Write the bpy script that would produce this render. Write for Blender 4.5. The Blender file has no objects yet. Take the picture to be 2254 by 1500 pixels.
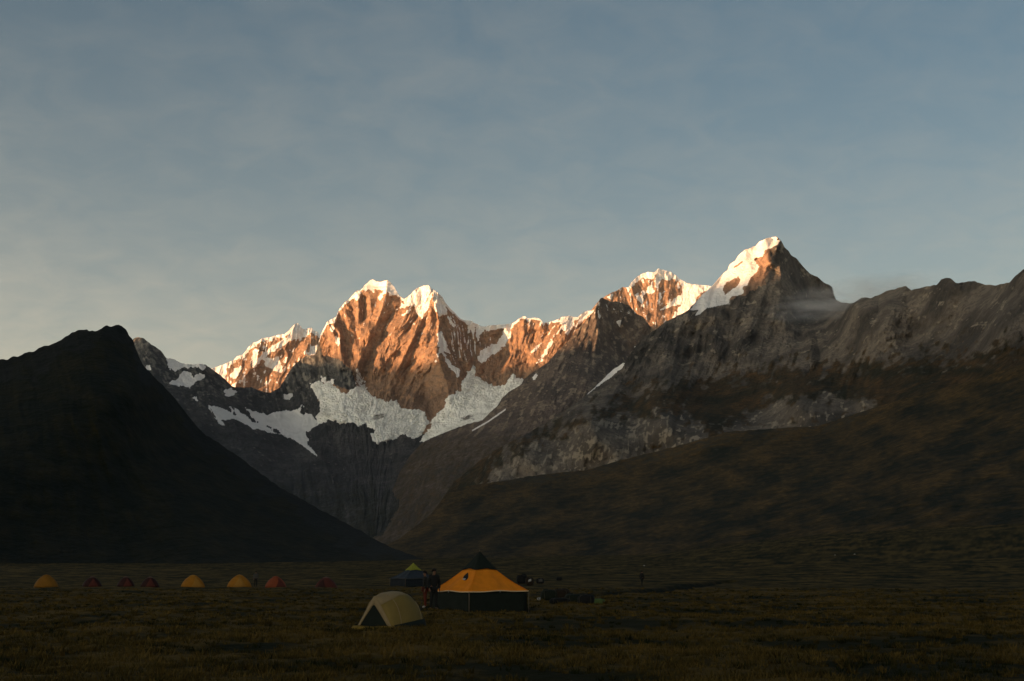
import bpy, math, random
import numpy as np
from mathutils import Vector, Matrix

rng = np.random.default_rng(7)
random.seed(7)
S = bpy.context.scene
COL = S.collection

# ------------------------------------------------------------------ camera
F_PX, CX, CY, EYE = 3130.0, 1127.0, 750.0, 1.7          # 50 mm lens on a 36 mm frame, eye height of a standing person
PITCH = math.atan((1257.0 - CY) / F_PX)
cam_d = bpy.data.cameras.new('camera')
cam_d.sensor_width = 36.0
cam_d.lens = 36.0 * F_PX / 2254.0
cam_d.clip_start = 0.5
cam_d.clip_end = 60000.0
cam = bpy.data.objects.new('camera', cam_d)
COL.objects.link(cam)
cam.location = (0, 0, EYE)
cam.rotation_euler = (math.pi / 2 + PITCH, 0, 0)
S.camera = cam

# ------------------------------------------------------------------ sun, sky, exposure
SUN_E = math.radians(3.0)                                # low evening sun
SUN_A = math.radians(53.0)                               # behind the camera, 60 degrees round to the left
SH = np.array([-math.sin(SUN_A), -math.cos(SUN_A)])      # horizontal direction towards the sun
SUN = Vector((SH[0] * math.cos(SUN_E), SH[1] * math.cos(SUN_E), math.sin(SUN_E)))
sd = bpy.data.lights.new('sun', 'SUN')
sd.energy = 5.0
sd.angle = math.radians(0.5)
sd.color = (1.0, 0.53, 0.25)
sun = bpy.data.objects.new('sun', sd)
COL.objects.link(sun)
sun.rotation_euler = SUN.to_track_quat('Z', 'Y').to_euler()

W = bpy.data.worlds.new('World')
S.world = W
W.use_nodes = True
wt = W.node_tree
wt.nodes.clear()
def WN(t, **k):
    n = wt.nodes.new(t)
    for a, b in k.items():
        setattr(n, a, b)
    return n
w_out = WN('ShaderNodeOutputWorld')
w_bg = WN('ShaderNodeBackground')
w_bg.inputs['Strength'].default_value = 0.065
sky = WN('ShaderNodeTexSky', sky_type='NISHITA', sun_disc=False)
sky.sun_elevation = SUN_E
sky.sun_rotation = math.atan2(SUN.x, SUN.y)
sky.altitude = 4000
sky.air_density = 1.3
sky.dust_density = 8.0
sky.ozone_density = 1.3
w_tint = WN('ShaderNodeMix', data_type='RGBA', blend_type='MULTIPLY')
w_tint.inputs['Factor'].default_value = 1.0
w_tint.inputs['B'].default_value = (0.79, 1.01, 1.06, 1)
# thin high cloud
tc = WN('ShaderNodeTexCoord')
sep = WN('ShaderNodeSeparateXYZ')
zadd = WN('ShaderNodeMath', operation='ADD'); zadd.inputs[1].default_value = 0.22
zmax = WN('ShaderNodeMath', operation='MAXIMUM'); zmax.inputs[1].default_value = 0.08
dvx = WN('ShaderNodeMath', operation='DIVIDE')
dvy = WN('ShaderNodeMath', operation='DIVIDE')
cmb = WN('ShaderNodeCombineXYZ')
cn1 = WN('ShaderNodeTexNoise'); cn1.inputs['Scale'].default_value = 11.0; cn1.inputs['Detail'].default_value = 9; cn1.inputs['Roughness'].default_value = 0.62; cn1.inputs['Distortion'].default_value = 0.5
cn2 = WN('ShaderNodeTexNoise'); cn2.inputs['Scale'].default_value = 1.1; cn2.inputs['Detail'].default_value = 3
cmul = WN('ShaderNodeMath', operation='MULTIPLY')
crmp = WN('ShaderNodeMapRange'); crmp.inputs['From Min'].default_value = 0.17; crmp.inputs['From Max'].default_value = 0.38; crmp.inputs['To Min'].default_value = 0.008; crmp.inputs['To Max'].default_value = 0.044
cmix = WN('ShaderNodeMix', data_type='RGBA')
CLOUD = (4.7, 4.0, 2.95, 1)
GLOW = 15.0
L = wt.links.new
L(tc.outputs['Generated'], sep.inputs[0])
L(sep.outputs['Z'], zadd.inputs[0]); L(zadd.outputs[0], zmax.inputs[0])
L(sep.outputs['X'], dvx.inputs[0]); L(zmax.outputs[0], dvx.inputs[1])
L(sep.outputs['Y'], dvy.inputs[0]); L(zmax.outputs[0], dvy.inputs[1])
L(dvx.outputs[0], cmb.inputs['X']); L(dvy.outputs[0], cmb.inputs['Y'])
L(cmb.outputs[0], cn1.inputs['Vector']); L(cmb.outputs[0], cn2.inputs['Vector'])
L(cn1.outputs['Fac'], cmul.inputs[0]); L(cn2.outputs['Fac'], cmul.inputs[1])
L(cmul.outputs[0], crmp.inputs['Value'])
L(sky.outputs['Color'], w_tint.inputs['A'])
L(w_tint.outputs['Result'], cmix.inputs['A'])
vden = WN('ShaderNodeMath', operation='ADD'); vden.inputs[1].default_value = 0.07
vmax = WN('ShaderNodeMath', operation='MAXIMUM'); vmax.inputs[1].default_value = 0.12
vdiv = WN('ShaderNodeMath', operation='DIVIDE'); vdiv.use_clamp = True
L(sep.outputs['Z'], vden.inputs[0]); L(vden.outputs[0], vmax.inputs[0])
L(crmp.outputs['Result'], vdiv.inputs[0]); L(vmax.outputs[0], vdiv.inputs[1])
# and a layer of dust lies low over the horizon
vexp = WN('ShaderNodeMath', operation='POWER'); vexp.inputs[0].default_value = math.exp(-8.0)
vabs = WN('ShaderNodeMath', operation='MAXIMUM'); vabs.inputs[1].default_value = 0.0
vadd = WN('ShaderNodeMath', operation='MULTIPLY_ADD'); vadd.inputs[1].default_value = 1.35; vadd.use_clamp = True
L(sep.outputs['Z'], vabs.inputs[0]); L(vabs.outputs[0], vexp.inputs[1]); L(vexp.outputs[0], vadd.inputs[0]); L(vdiv.outputs[0], vadd.inputs[2])
L(vadd.outputs[0], cmix.inputs['Factor'])
# the veil of thin cloud scatters forward: it glows more and more towards the low sun
gdot = WN('ShaderNodeVectorMath', operation='DOT_PRODUCT'); gdot.inputs[1].default_value = SUN
ghalf = WN('ShaderNodeMath', operation='MULTIPLY_ADD'); ghalf.inputs[1].default_value = 0.5; ghalf.inputs[2].default_value = 0.5
gpow = WN('ShaderNodeMath', operation='POWER'); gpow.inputs[1].default_value = 5.0
gmul = WN('ShaderNodeMath', operation='MULTIPLY_ADD'); gmul.inputs[1].default_value = GLOW; gmul.inputs[2].default_value = 1.0
gcol = WN('ShaderNodeVectorMath', operation='SCALE'); gcol.inputs[0].default_value = CLOUD[:3]
L(tc.outputs['Generated'], gdot.inputs[0]); L(gdot.outputs['Value'], ghalf.inputs[0]); L(ghalf.outputs[0], gpow.inputs[0]); L(gpow.outputs[0], gmul.inputs[0])
L(gmul.outputs[0], gcol.inputs['Scale']); L(gcol.outputs['Vector'], cmix.inputs['B'])
L(cmix.outputs['Result'], w_bg.inputs['Color'])
L(w_bg.outputs['Background'], w_out.inputs['Surface'])

vs = S.view_settings
vs.view_transform = 'Standard'
vs.look = 'None'
vs.gamma = 1.0
vs.use_curve_mapping = False
vs.exposure = 1.12
S.cycles.max_bounces = 6
S.cycles.diffuse_bounces = 3
S.cycles.use_denoising = True
S.cycles.use_adaptive_sampling = False
S.cycles.sample_clamp_direct = 2.0
S.cycles.sample_clamp_indirect = 0.6

# ------------------------------------------------------------------ numeric helpers
def perlin(x, y, seed=0):
    r = np.random.default_rng(1000 + seed)
    perm = r.permutation(256)
    ga = r.random(256) * 2 * np.pi
    gx, gy = np.cos(ga), np.sin(ga)
    x = np.asarray(x, float); y = np.asarray(y, float)
    xi = np.floor(x).astype(np.int64); yi = np.floor(y).astype(np.int64)
    xf = x - xi; yf = y - yi
    def h(i, j):
        return perm[(perm[i & 255] + j) & 255]
    def dot(i, j, dx, dy):
        k = h(i, j)
        return gx[k] * dx + gy[k] * dy
    fu = xf * xf * xf * (xf * (xf * 6 - 15) + 10)
    fv = yf * yf * yf * (yf * (yf * 6 - 15) + 10)
    a = dot(xi, yi, xf, yf); b = dot(xi + 1, yi, xf - 1, yf)
    c = dot(xi, yi + 1, xf, yf - 1); d = dot(xi + 1, yi + 1, xf - 1, yf - 1)
    return 1.5 * ((a + (b - a) * fu) * (1 - fv) + (c + (d - c) * fu) * fv)

def fbm(x, y, octv=4, seed=0, gain=0.5):
    s = 0; a = 1.0
    for o in range(octv):
        s = s + a * perlin(x * 2 ** o + 17.3 * o, y * 2 ** o - 9.1 * o, seed + o)
        a *= gain
    return s

def ridged(x, y, octv=4, seed=0, gain=0.5):
    s = 0; a = 1.0
    for o in range(octv):
        s = s + a * (1 - 2 * np.abs(perlin(x * 2 ** o + 5.7 * o, y * 2 ** o + 3.3 * o, seed + o)))
        a *= gain
    return s

def facets(x, y, seed=0):
    """field of tilted square pyramids with flat sides and sharp creases"""
    r = np.random.default_rng(2000 + seed)
    T = r.random((4, 64, 64))
    xi = np.floor(x).astype(np.int64); yi = np.floor(y).astype(np.int64)
    d = np.full(np.shape(x), 9.0)
    for i in (-1, 0, 1):
        for j in (-1, 0, 1):
            a, b = (xi + i) & 63, (yi + j) & 63
            dx = x - (xi + i + 0.15 + 0.7 * T[0, a, b]); dy = y - (yi + j + 0.15 + 0.7 * T[1, a, b])
            th = T[2, a, b] * 1.57
            c, s = np.cos(th), np.sin(th)
            d = np.minimum(d, np.maximum(np.abs(dx * c + dy * s), np.abs(dy * c - dx * s)) * (0.8 + 0.4 * T[3, a, b]))
    return 0.55 - d

def crag(u, v, sc, slant=0.0, aspect=1.8, octv=3, seed=0, gain=0.48, warp=0.35):
    """broken rock: facets at several sizes, drawn out down the slope"""
    s = 0.0; a = 1.0
    wx = fbm(u / (sc * 1.4), v / (sc * 1.4), 2, seed + 70) * warp
    wy = fbm(u / (sc * 1.4) + 31, v / (sc * 1.4), 2, seed + 71) * warp
    for o in range(octv):
        k = sc / 2.15 ** o
        s = s + a * facets((u + slant * v) / k + wx + 3.7 * o, v / (k * aspect) + wy + 1.3 * o, seed + o)
        a *= gain
    return s

def smooth(a, b, x):
    t = np.clip((x - a) / (b - a), 0, 1)
    return t * t * (3 - 2 * t)

def poly_sdf(poly, u, v):
    """signed distance in pixels, positive inside"""
    P = np.asarray(poly, float)
    d = np.full(u.shape, 1e9); ins = np.zeros(u.shape, bool)
    n = len(P)
    for i in range(n):
        x0, y0 = P[i]; x1, y1 = P[(i + 1) % n]
        ex, ey = x1 - x0, y1 - y0
        t = np.clip(((u - x0) * ex + (v - y0) * ey) / (ex * ex + ey * ey + 1e-9), 0, 1)
        d = np.minimum(d, np.hypot(u - x0 - t * ex, v - y0 - t * ey))
        c = ((y0 > v) != (y1 > v))
        with np.errstate(divide='ignore', invalid='ignore'):
            xi = x0 + (v - y0) * ex / (ey if abs(ey) > 1e-9 else 1e-9)
        ins ^= c & (u < xi)
    return np.where(ins, d, -d)

def line_dist(line, u, v):
    """distance to a polyline, side (+1 = right of it when walking along), parameter 0..1"""
    P = np.asarray(line, float)
    seg = np.hypot(*(P[1:] - P[:-1]).T); tot = seg.sum(); acc = 0
    d = np.full(u.shape, 1e9); s = np.zeros(u.shape); tt = np.zeros(u.shape)
    for i in range(len(P) - 1):
        x0, y0 = P[i]; ex, ey = P[i + 1] - P[i]
        t = np.clip(((u - x0) * ex + (v - y0) * ey) / (ex * ex + ey * ey + 1e-9), 0, 1)
        dx, dy = u - x0 - t * ex, v - y0 - t * ey
        dd = np.hypot(dx, dy)
        m = dd < d
        d = np.where(m, dd, d)
        s = np.where(m, np.sign(dx * ey - dy * ex), s)
        tt = np.where(m, (acc + t * seg[i]) / tot, tt)
        acc += seg[i]
    return d, s, tt

class RBF:
    def __init__(self, pts):
        p = np.asarray(pts, float)
        self.c = p[:, :2] / 500.0
        n = len(p)
        K = self.k(self.c, self.c) + np.eye(n) * 1e-4
        A = np.zeros((n + 3, n + 3)); A[:n, :n] = K
        Q = np.c_[np.ones(n), self.c]
        A[:n, n:] = Q; A[n:, :n] = Q.T
        self.w = np.linalg.solve(A, np.r_[p[:, 2], 0, 0, 0])
    @staticmethod
    def k(a, b):
        r2 = ((a[:, None, :] - b[None, :, :]) ** 2).sum(2)
        return 0.5 * r2 * np.log(r2 + 1e-12)
    def __call__(self, u, v):
        q = np.c_[u.ravel(), v.ravel()] / 500.0
        o = np.empty(len(q))
        for i in range(0, len(q), 40000):
            s = q[i:i + 40000]
            o[i:i + 40000] = self.k(s, self.c) @ self.w[:-3] + np.c_[np.ones(len(s)), s] @ self.w[-3:]
        return o.reshape(u.shape)

def bil(A, r, c):
    r = np.clip(r, 0, A.shape[0] - 1.001); c = np.clip(c, 0, A.shape[1] - 1.001)
    r0 = r.astype(int); c0 = c.astype(int); fr = r - r0; fc = c - c0
    return (A[r0, c0] * (1 - fr) * (1 - fc) + A[r0 + 1, c0] * fr * (1 - fc)
            + A[r0, c0 + 1] * (1 - fr) * fc + A[r0 + 1, c0 + 1] * fr * fc)

class Streaks:
    """noise drawn out along the local fall line (u0..u1, v0..v1 with step g)"""
    def __init__(self, box, g, dirs, wl, length, seed):
        u0, v0, u1, v1 = box
        self.u0, self.v0, self.g = u0, v0, g
        U, V = np.meshgrid(np.arange(u0, u1 + g, g), np.arange(v0, v1 + g, g))
        D = np.asarray(dirs, float)
        wx = np.zeros(U.shape); wy = np.zeros(U.shape)
        for (pu, pv, dx, dy) in D:
            w = 1.0 / ((U - pu) ** 2 + (V - pv) ** 2 + 400.0) ** 1.5
            n = math.hypot(dx, dy)
            wx += w * dx / n; wy += w * dy / n
        a = 0.35 * perlin(U / 60.0, V / 60.0, seed + 50)
        wx, wy = wx * np.cos(a) - wy * np.sin(a), wx * np.sin(a) + wy * np.cos(a)
        n = np.hypot(wx, wy) + 1e-9
        wx /= n; wy /= n
        N = perlin(U / wl, V / wl, seed) + 0.5 * perlin(U / wl * 2.1, V / wl * 2.1, seed + 1)
        R0, C0 = np.mgrid[0:U.shape[0], 0:U.shape[1]].astype(float)
        acc = N.copy(); k = 1
        step = max(1.0, wl * 0.4 / g)
        ns = max(3, int(length / (step * g)))
        for sg in (1, -1):
            r, c = R0.copy(), C0.copy()
            for i in range(ns):
                dx = bil(wx, r, c); dy = bil(wy, r, c)
                c = c + sg * dx * step; r = r + sg * dy * step
                w = 1 - (i + 1) / (ns + 1)
                acc += w * bil(N, r, c); k += w
        acc /= acc.std()
        self.A = acc
    def __call__(self, u, v):
        return bil(self.A, (v - self.v0) / self.g, (u - self.u0) / self.g)

CP, SP = math.cos(PITCH), math.sin(PITCH)
def place(u, v, Y):
    """the point at ground distance Y that lies on the sight line of photograph position u, v"""
    a = (u - CX) / F_PX; b = (CY - v) / F_PX
    k = Y / (CP - b * SP)
    return a * k, Y, EYE + (SP + b * CP) * k
def at(u, v, Y):
    x, y, z = place(u, v, Y)
    return Vector((float(x), float(y), float(z)))

def mesh_from(name, verts, faces, mats, attrs=None, smooth_shade=True, parent=None):
    me = bpy.data.meshes.new(name)
    V = np.asarray(verts, np.float32); Fc = np.asarray(faces, np.int32)
    me.vertices.add(len(V)); me.vertices.foreach_set('co', V.ravel())
    n = Fc.shape[1]
    me.loops.add(Fc.size); me.loops.foreach_set('vertex_index', Fc.ravel())
    me.polygons.add(len(Fc))
    me.polygons.foreach_set('loop_start', np.arange(0, Fc.size, n, dtype=np.int32))
    me.polygons.foreach_set('use_smooth', np.full(len(Fc), smooth_shade))
    me.update(calc_edges=True)
    for k, a in (attrs or {}).items():
        at_ = me.attributes.new(k, 'FLOAT', 'POINT')
        at_.data.foreach_set('value', np.asarray(a, np.float32).ravel())
    for m in (mats if isinstance(mats, (list, tuple)) else [mats]):
        me.materials.append(m)
    o = bpy.data.objects.new(name, me)
    COL.objects.link(o)
    if parent: o.parent = parent
    return o

def grid_faces(nr, nc):
    i = np.arange((nr - 1) * nc).reshape(nr - 1, nc)[:, :-1].ravel()
    return np.c_[i, i + 1, i + nc + 1, i + nc]

# ------------------------------------------------------------------ materials
def new_mat(name):
    m = bpy.data.materials.new(name)
    m.use_nodes = True
    nt = m.node_tree
    return m, nt, nt.nodes['Principled BSDF']
def nd(nt, t, **k):
    n = nt.nodes.new(t)
    for a, b in k.items():
        setattr(n, a, b)
    return n
def mixc(nt, fac, a, b, blend='MIX'):
    n = nd(nt, 'ShaderNodeMix', data_type='RGBA', blend_type=blend)
    for key, val in (('Factor', fac), ('A', a), ('B', b)):
        s = [x for x in n.inputs if x.name == key and (x.type == ('VALUE' if key == 'Factor' else 'RGBA'))][0]
        if hasattr(val, 'is_output'):
            nt.links.new(val, s)
        elif key == 'Factor':
            s.default_value = val
        else:
            s.default_value = (*val, 1)
    return [x for x in n.outputs if x.type == 'RGBA'][0]
def noise(nt, vec, scale, detail=5, rough=0.55, dist=0.0):
    n = nd(nt, 'ShaderNodeTexNoise')
    n.inputs['Scale'].default_value = scale; n.inputs['Detail'].default_value = detail
    n.inputs['Roughness'].default_value = rough; n.inputs['Distortion'].default_value = dist
    nt.links.new(vec, n.inputs['Vector'])
    return n.outputs['Fac']
def rng_map(nt, val, a, b, c=0.0, d=1.0):
    n = nd(nt, 'ShaderNodeMapRange')
    nt.links.new(val, n.inputs['Value'])
    for k, x in (('From Min', a), ('From Max', b), ('To Min', c), ('To Max', d)):
        n.inputs[k].default_value = x
    return n.outputs['Result']
def math2(nt, op, a, b):
    n = nd(nt, 'ShaderNodeMath', operation=op)
    for i, x in enumerate((a, b)):
        if hasattr(x, 'is_output'): nt.links.new(x, n.inputs[i])
        else: n.inputs[i].default_value = x
    return n.outputs[0]
def attr(nt, name):
    n = nd(nt, 'ShaderNodeAttribute', attribute_name=name)
    return n.outputs['Fac']
def objco(nt, sc=(1, 1, 1)):
    t = nd(nt, 'ShaderNodeTexCoord')
    m = nd(nt, 'ShaderNodeMapping')
    m.inputs['Scale'].default_value = sc
    nt.links.new(t.outputs['Object'], m.inputs['Vector'])
    return m.outputs['Vector']
def bump(nt, bsdf, h, strength, dist):
    b = nd(nt, 'ShaderNodeBump')
    b.inputs['Strength'].default_value = strength; b.inputs['Distance'].default_value = dist
    nt.links.new(h, b.inputs['Height'])
    nt.links.new(b.outputs['Normal'], bsdf.inputs['Normal'])

def mountain_mat(name, rock_a, rock_b, pale, grass_a, grass_b, scale, snow=(0.80, 0.765, 0.715), bump_d=12.0, n3k=9.0):
    """rock / pale rock / grass / snow by the surface's own attributes, broken up by noise"""
    m, nt, bs = new_mat(name)
    v = objco(nt)
    vs_ = objco(nt, (1, 0.4, 0.7))
    n1 = noise(nt, vs_, scale, 8, 0.62)
    v = objco(nt, (1, 0.38, 0.9))
    n2 = noise(nt, v, scale * 5.5, 6, 0.6)
    n3 = noise(nt, v, scale * n3k, 4, 0.65)
    rock = mixc(nt, rng_map(nt, n1, 0.41, 0.59), rock_a, rock_b)
    rock = mixc(nt, rng_map(nt, n3, 0.46, 0.60, 0.0, 0.7), rock, tuple(c * 0.45 for c in rock_a))
    t = math2(nt, 'ADD', attr(nt, 'pale'), rng_map(nt, n2, 0.3, 0.7, -0.35, 0.35))
    rock = mixc(nt, rng_map(nt, t, 0.40, 0.64), rock, pale)
    grs = mixc(nt, rng_map(nt, math2(nt, 'ADD', attr(nt, 'tone'), rng_map(nt, n2, 0.3, 0.7, -0.3, 0.3)), 0.1, 0.95), grass_a, grass_b)
    g = math2(nt, 'ADD', attr(nt, 'grass'), rng_map(nt, n2, 0.3, 0.7, -0.3, 0.3))
    grs = mixc(nt, rng_map(nt, n3, 0.40, 0.62, 0.55, 0.0), grs, tuple(x * 0.7 for x in grass_a))
    c = mixc(nt, rng_map(nt, g, 0.25, 0.75), rock, grs)
    s = math2(nt, 'ADD', attr(nt, 'snow'), rng_map(nt, n3, 0.3, 0.7, -0.28, 0.28))
    snow_d = mixc(nt, rng_map(nt, n2, 0.4, 0.7, 0.0, 0.35), snow, tuple(x * 0.72 for x in snow))
    c = mixc(nt, rng_map(nt, s, 0.44, 0.56), c, snow_d)
    nt.links.new(c, bs.inputs['Base Color'])
    bs.inputs['Roughness'].default_value = 0.95
    bs.inputs['Specular IOR Level'].default_value = 0.1
    hh = math2(nt, 'ADD', math2(nt, 'MULTIPLY', n2, 1.0), math2(nt, 'MULTIPLY', n3, 0.5))
    bump(nt, bs, hh, 0.9, bump_d)
    return m

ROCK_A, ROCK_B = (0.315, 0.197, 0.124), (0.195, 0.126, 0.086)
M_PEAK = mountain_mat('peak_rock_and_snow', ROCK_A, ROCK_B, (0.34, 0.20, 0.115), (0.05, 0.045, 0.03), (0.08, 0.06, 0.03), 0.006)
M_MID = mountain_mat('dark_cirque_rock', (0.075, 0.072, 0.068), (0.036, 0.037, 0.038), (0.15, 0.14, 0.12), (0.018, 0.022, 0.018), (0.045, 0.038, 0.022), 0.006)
M_RIGHT = mountain_mat('grey_brown_rock', (0.170, 0.140, 0.108), (0.050, 0.044, 0.037), (0.25, 0.210, 0.155), (0.018, 0.018, 0.007), (0.105, 0.055, 0.018), 0.008)
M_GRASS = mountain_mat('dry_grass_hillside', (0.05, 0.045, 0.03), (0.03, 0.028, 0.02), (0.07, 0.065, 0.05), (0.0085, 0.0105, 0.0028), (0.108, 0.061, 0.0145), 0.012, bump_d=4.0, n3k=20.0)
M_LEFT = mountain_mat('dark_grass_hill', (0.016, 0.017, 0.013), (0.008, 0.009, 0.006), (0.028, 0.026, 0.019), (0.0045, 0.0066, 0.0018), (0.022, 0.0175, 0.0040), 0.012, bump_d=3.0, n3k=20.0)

def ice_mat(name, a, b, scale, contrast):
    m, nt, bs = new_mat(name)
    v = objco(nt, (1, 0.4, 1.2))
    n1 = noise(nt, v, scale, 5, 0.55, 0.8)
    n2 = noise(nt, v, scale * 0.25, 4, 0.6)
    c = mixc(nt, rng_map(nt, n1, 0.47, 0.64, 0, contrast), a, b)
    c = mixc(nt, rng_map(nt, n2, 0.45, 0.75, 0, 0.4), c, tuple(x * 0.75 for x in a))
    dirt = math2(nt, 'ADD', attr(nt, 'dirt'), rng_map(nt, n1, 0.3, 0.7, -0.3, 0.3))
    c = mixc(nt, rng_map(nt, dirt, 0.45, 0.7), c, (0.10, 0.085, 0.065))
    nt.links.new(c, bs.inputs['Base Color'])
    bs.inputs['Roughness'].default_value = 0.7
    bs.inputs['Specular IOR Level'].default_value = 0.2
    bump(nt, bs, n1, 0.8, 10.0)
    return m
M_ICE = ice_mat('crevassed_glacier_ice', (0.88, 0.86, 0.77), (0.56, 0.54, 0.47), 0.016, 0.8)
M_SNOWF = ice_mat('old_snow', (0.78, 0.755, 0.70), (0.64, 0.62, 0.57), 0.012, 0.6)

# ------------------------------------------------------------------ mountain sheets
def sheet(name, top, bottom, ctrl, du, nrows, mat, relief=None, masks=None, jag=(1.2, 9.0), seed=0, back=(60, 200, 500, 1100), back_slope=0.75):
    """A mountainside: crest line `top` and foot line `bottom`, distances interpolated between the control
    points, relief(u, v) in pixels towards the viewer, closed by a back slope behind the crest."""
    T = np.asarray(top, float); B = np.asarray(bottom, float)
    u0, u1 = T[0, 0], T[-1, 0]
    u = np.arange(u0, u1 + du * 0.5, du)
    vt = np.interp(u, T[:, 0], T[:, 1])
    vt = vt + jag[0] * fbm(u / jag[1], u * 0 + 3.7, 3, seed)
    vb = np.interp(u, B[:, 0], B[:, 1])
    t = np.linspace(0, 1, nrows)[:, None] ** 1.0
    U = np.broadcast_to(u, (nrows, len(u))).copy()
    V = vt[None, :] + (np.maximum(vb, vt + 4) - vt)[None, :] * t
    Y = RBF(ctrl)(U, V)
    if relief is not None:
        Y = Y - relief(U, V) * Y / F_PX
    X, YY, Z = place(U, V, Y)
    A = {'snow': np.zeros(U.shape), 'pale': np.zeros(U.shape), 'grass': np.zeros(U.shape), 'tone': np.full(U.shape, 0.5)}
    if masks is not None:
        A.update(masks(U, V, vt[None, :]))
    rows = []
    for b in back[::-1]:
        jz = 1 + 0.15 * perlin(u / 40.0, u * 0 + b, seed + 9)
        rows.append((X[0] * (1 + b / Y[0]), YY[0] + b, Z[0] - b * back_slope * jz))
    nb = len(rows)
    X = np.vstack([np.array([r[0] for r in rows]), X]); YY = np.vstack([np.array([r[1] for r in rows]), YY]); Z = np.vstack([np.array([r[2] for r in rows]), Z])
    for k in A:
        A[k] = np.vstack([np.repeat(A[k][:1], nb, 0), A[k]])
    co = np.stack([X, YY, Z], -1).reshape(-1, 3)
    o = mesh_from(name, co, grid_faces(X.shape[0], X.shape[1])[:, ::-1], mat, A, smooth_shade=False)
    o['kind'] = 'structure'
    return o

def strokes(lines, u, v):
    """sum of tent-shaped ribs (+) and gullies (-): (polyline, height, width left, width right)"""
    R = np.zeros(u.shape)
    for (ln, h, wl, wr) in lines:
        d, s, t = line_dist(ln, u, v)
        w = np.where(s < 0, wr, wl)
        fade = smooth(-0.01, 0.10, t) * 0.6 + 0.4
        R += h * fade * np.maximum(0, 1 - d / w) ** 1.1
    return R

def polymask(polys, u, v, soft=3.0, rough=4.0, seed=0, wl=9.0):
    n = rough * fbm(u / wl, v / wl, 3, seed)
    m = np.zeros(u.shape)
    for p in polys:
        m = np.maximum(m, smooth(-soft, soft, poly_sdf(p, u, v) + n))
    return m

# ---- far left snowy ridge
E_TOP = [(440, 822), (465, 812), (497, 801), (514, 793), (522, 785), (535, 780), (546, 766), (557, 755), (567, 752), (577, 745), (591, 744), (610, 738), (627, 736), (637, 727), (647, 715), (654, 711), (659, 715), (666, 725), (675, 725), (685, 721), (690, 727), (699, 731), (706, 742), (730, 770)]
E_BOT = [(440, 900), (730, 900)]
E_CT = [(440, 822, 10300), (522, 785, 10450), (577, 745, 10600), (654, 711, 10700), (700, 731, 10700), (730, 770, 10600), (520, 850, 10180), (600, 870, 10150), (680, 790, 10450), (600, 800, 10420), (440, 900, 9950), (730, 900, 10050)]
e_lines = [([(654, 711), (632, 742), (605, 763), (585, 778), (566, 800), (545, 822), (528, 842)], 26, 30, 60),
           ([(577, 745), (570, 768), (566, 790), (555, 808)], 12, 18, 26),
           ([(530, 784), (533, 800), (527, 820), (515, 845)], 12, 20, 22),
           ([(500, 800), (500, 820)], 8, 30, 8),
           ([(686, 722), (684, 745), (672, 775)], 12, 30, 14)]
e_st = Streaks((430, 690, 740, 910), 1.6, [(480, 820, -0.3, 1), (560, 780, -0.3, 1), (640, 780, -0.35, 1), (700, 780, 0.1, 1), (600, 850, -0.1, 1)], 5.0, 16, 11)
def e_rel(u, v):
    return strokes(e_lines, u, v) + 0.7 * e_st(u, v) + 16.0 * crag(u, v, 34.0, 0.3, 1.7, 3, 5)
def e_msk(u, v, vt):
    d = v - vt
    n = fbm(u / 16, v / 16, 4, 21)
    sn = smooth(11, 3, d + 6 * n)
    big = [[(455, 815), (500, 799), (496, 840), (480, 835)], [(516, 812), (530, 806), (528, 826), (512, 836), (506, 828)],
           [(640, 725), (655, 709), (668, 724), (690, 720), (684, 738), (650, 747), (632, 746)],
           [(654, 720), (660, 738), (620, 764), (596, 778), (578, 790), (560, 812), (556, 806), (575, 782), (600, 762), (632, 742)],
           [(578, 790), (612, 786), (622, 808), (622, 822), (604, 816), (584, 806)], [(683, 762), (700, 758), (698, 778), (684, 784), (678, 778)],
           [(512, 846), (522, 840), (518, 852), (508, 856)], [(560, 770), (570, 770), (562, 805), (552, 806)]]
    sn = np.maximum(sn, polymask(big, u, v, 2.5, 3.0, 31))
    sn = np.maximum(sn, 0.60 * smooth(0.05, 0.7, n + 0.3 * e_st(u, v)))
    return {'snow': sn, 'pale': 0.35 + 0.3 * n}
sheet('snowy_ridge', E_TOP, E_BOT, E_CT, 1.6, 110, M_PEAK, e_rel, e_msk, (1.0, 8.0), 1)

# ---- second snowy mountain right of the middle
H_TOP = [(1285, 705), (1304, 680), (1314, 668), (1321, 660), (1332, 653), (1341, 647), (1357, 640), (1370, 633), (1384, 633), (1390, 621), (1400, 611), (1415, 602), (1427, 599), (1439, 601), (1444, 596), (1449, 591), (1458, 595), (1473, 598), (1484, 604), (1495, 613), (1510, 623), (1525, 627), (1538, 628), (1564, 630), (1600, 640), (1640, 660)]
H_BOT = [(1285, 790), (1640, 790)]
H_CT = [(1285, 705, 9600), (1341, 647, 9700), (1390, 621, 9900), (1449, 591, 10050), (1510, 623, 10000), (1564, 630, 9900), (1640, 660, 9800), (1340, 720, 9500), (1430, 730, 9600), (1440, 680, 9780), (1500, 690, 9700), (1600, 720, 9600), (1285, 790, 9250), (1430, 790, 9300), (1640, 790, 9300)]
h_lines = [([(1449, 591), (1444, 615), (1448, 650), (1446, 690), (1436, 725)], 20, 34, 30),
           ([(1439, 601), (1420, 625), (1410, 650)], 10, 18, 22),
           ([(1390, 621), (1392, 640), (1402, 665), (1415, 700)], 16, 26, 20),
           ([(1474, 598), (1478, 630), (1470, 660)], 8, 14, 14),
           ([(1505, 622), (1508, 640), (1490, 665), (1460, 682)], -10, 20, 20),
           ([(1540, 628), (1530, 655), (1515, 685)], 8, 20, 16)]
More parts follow.
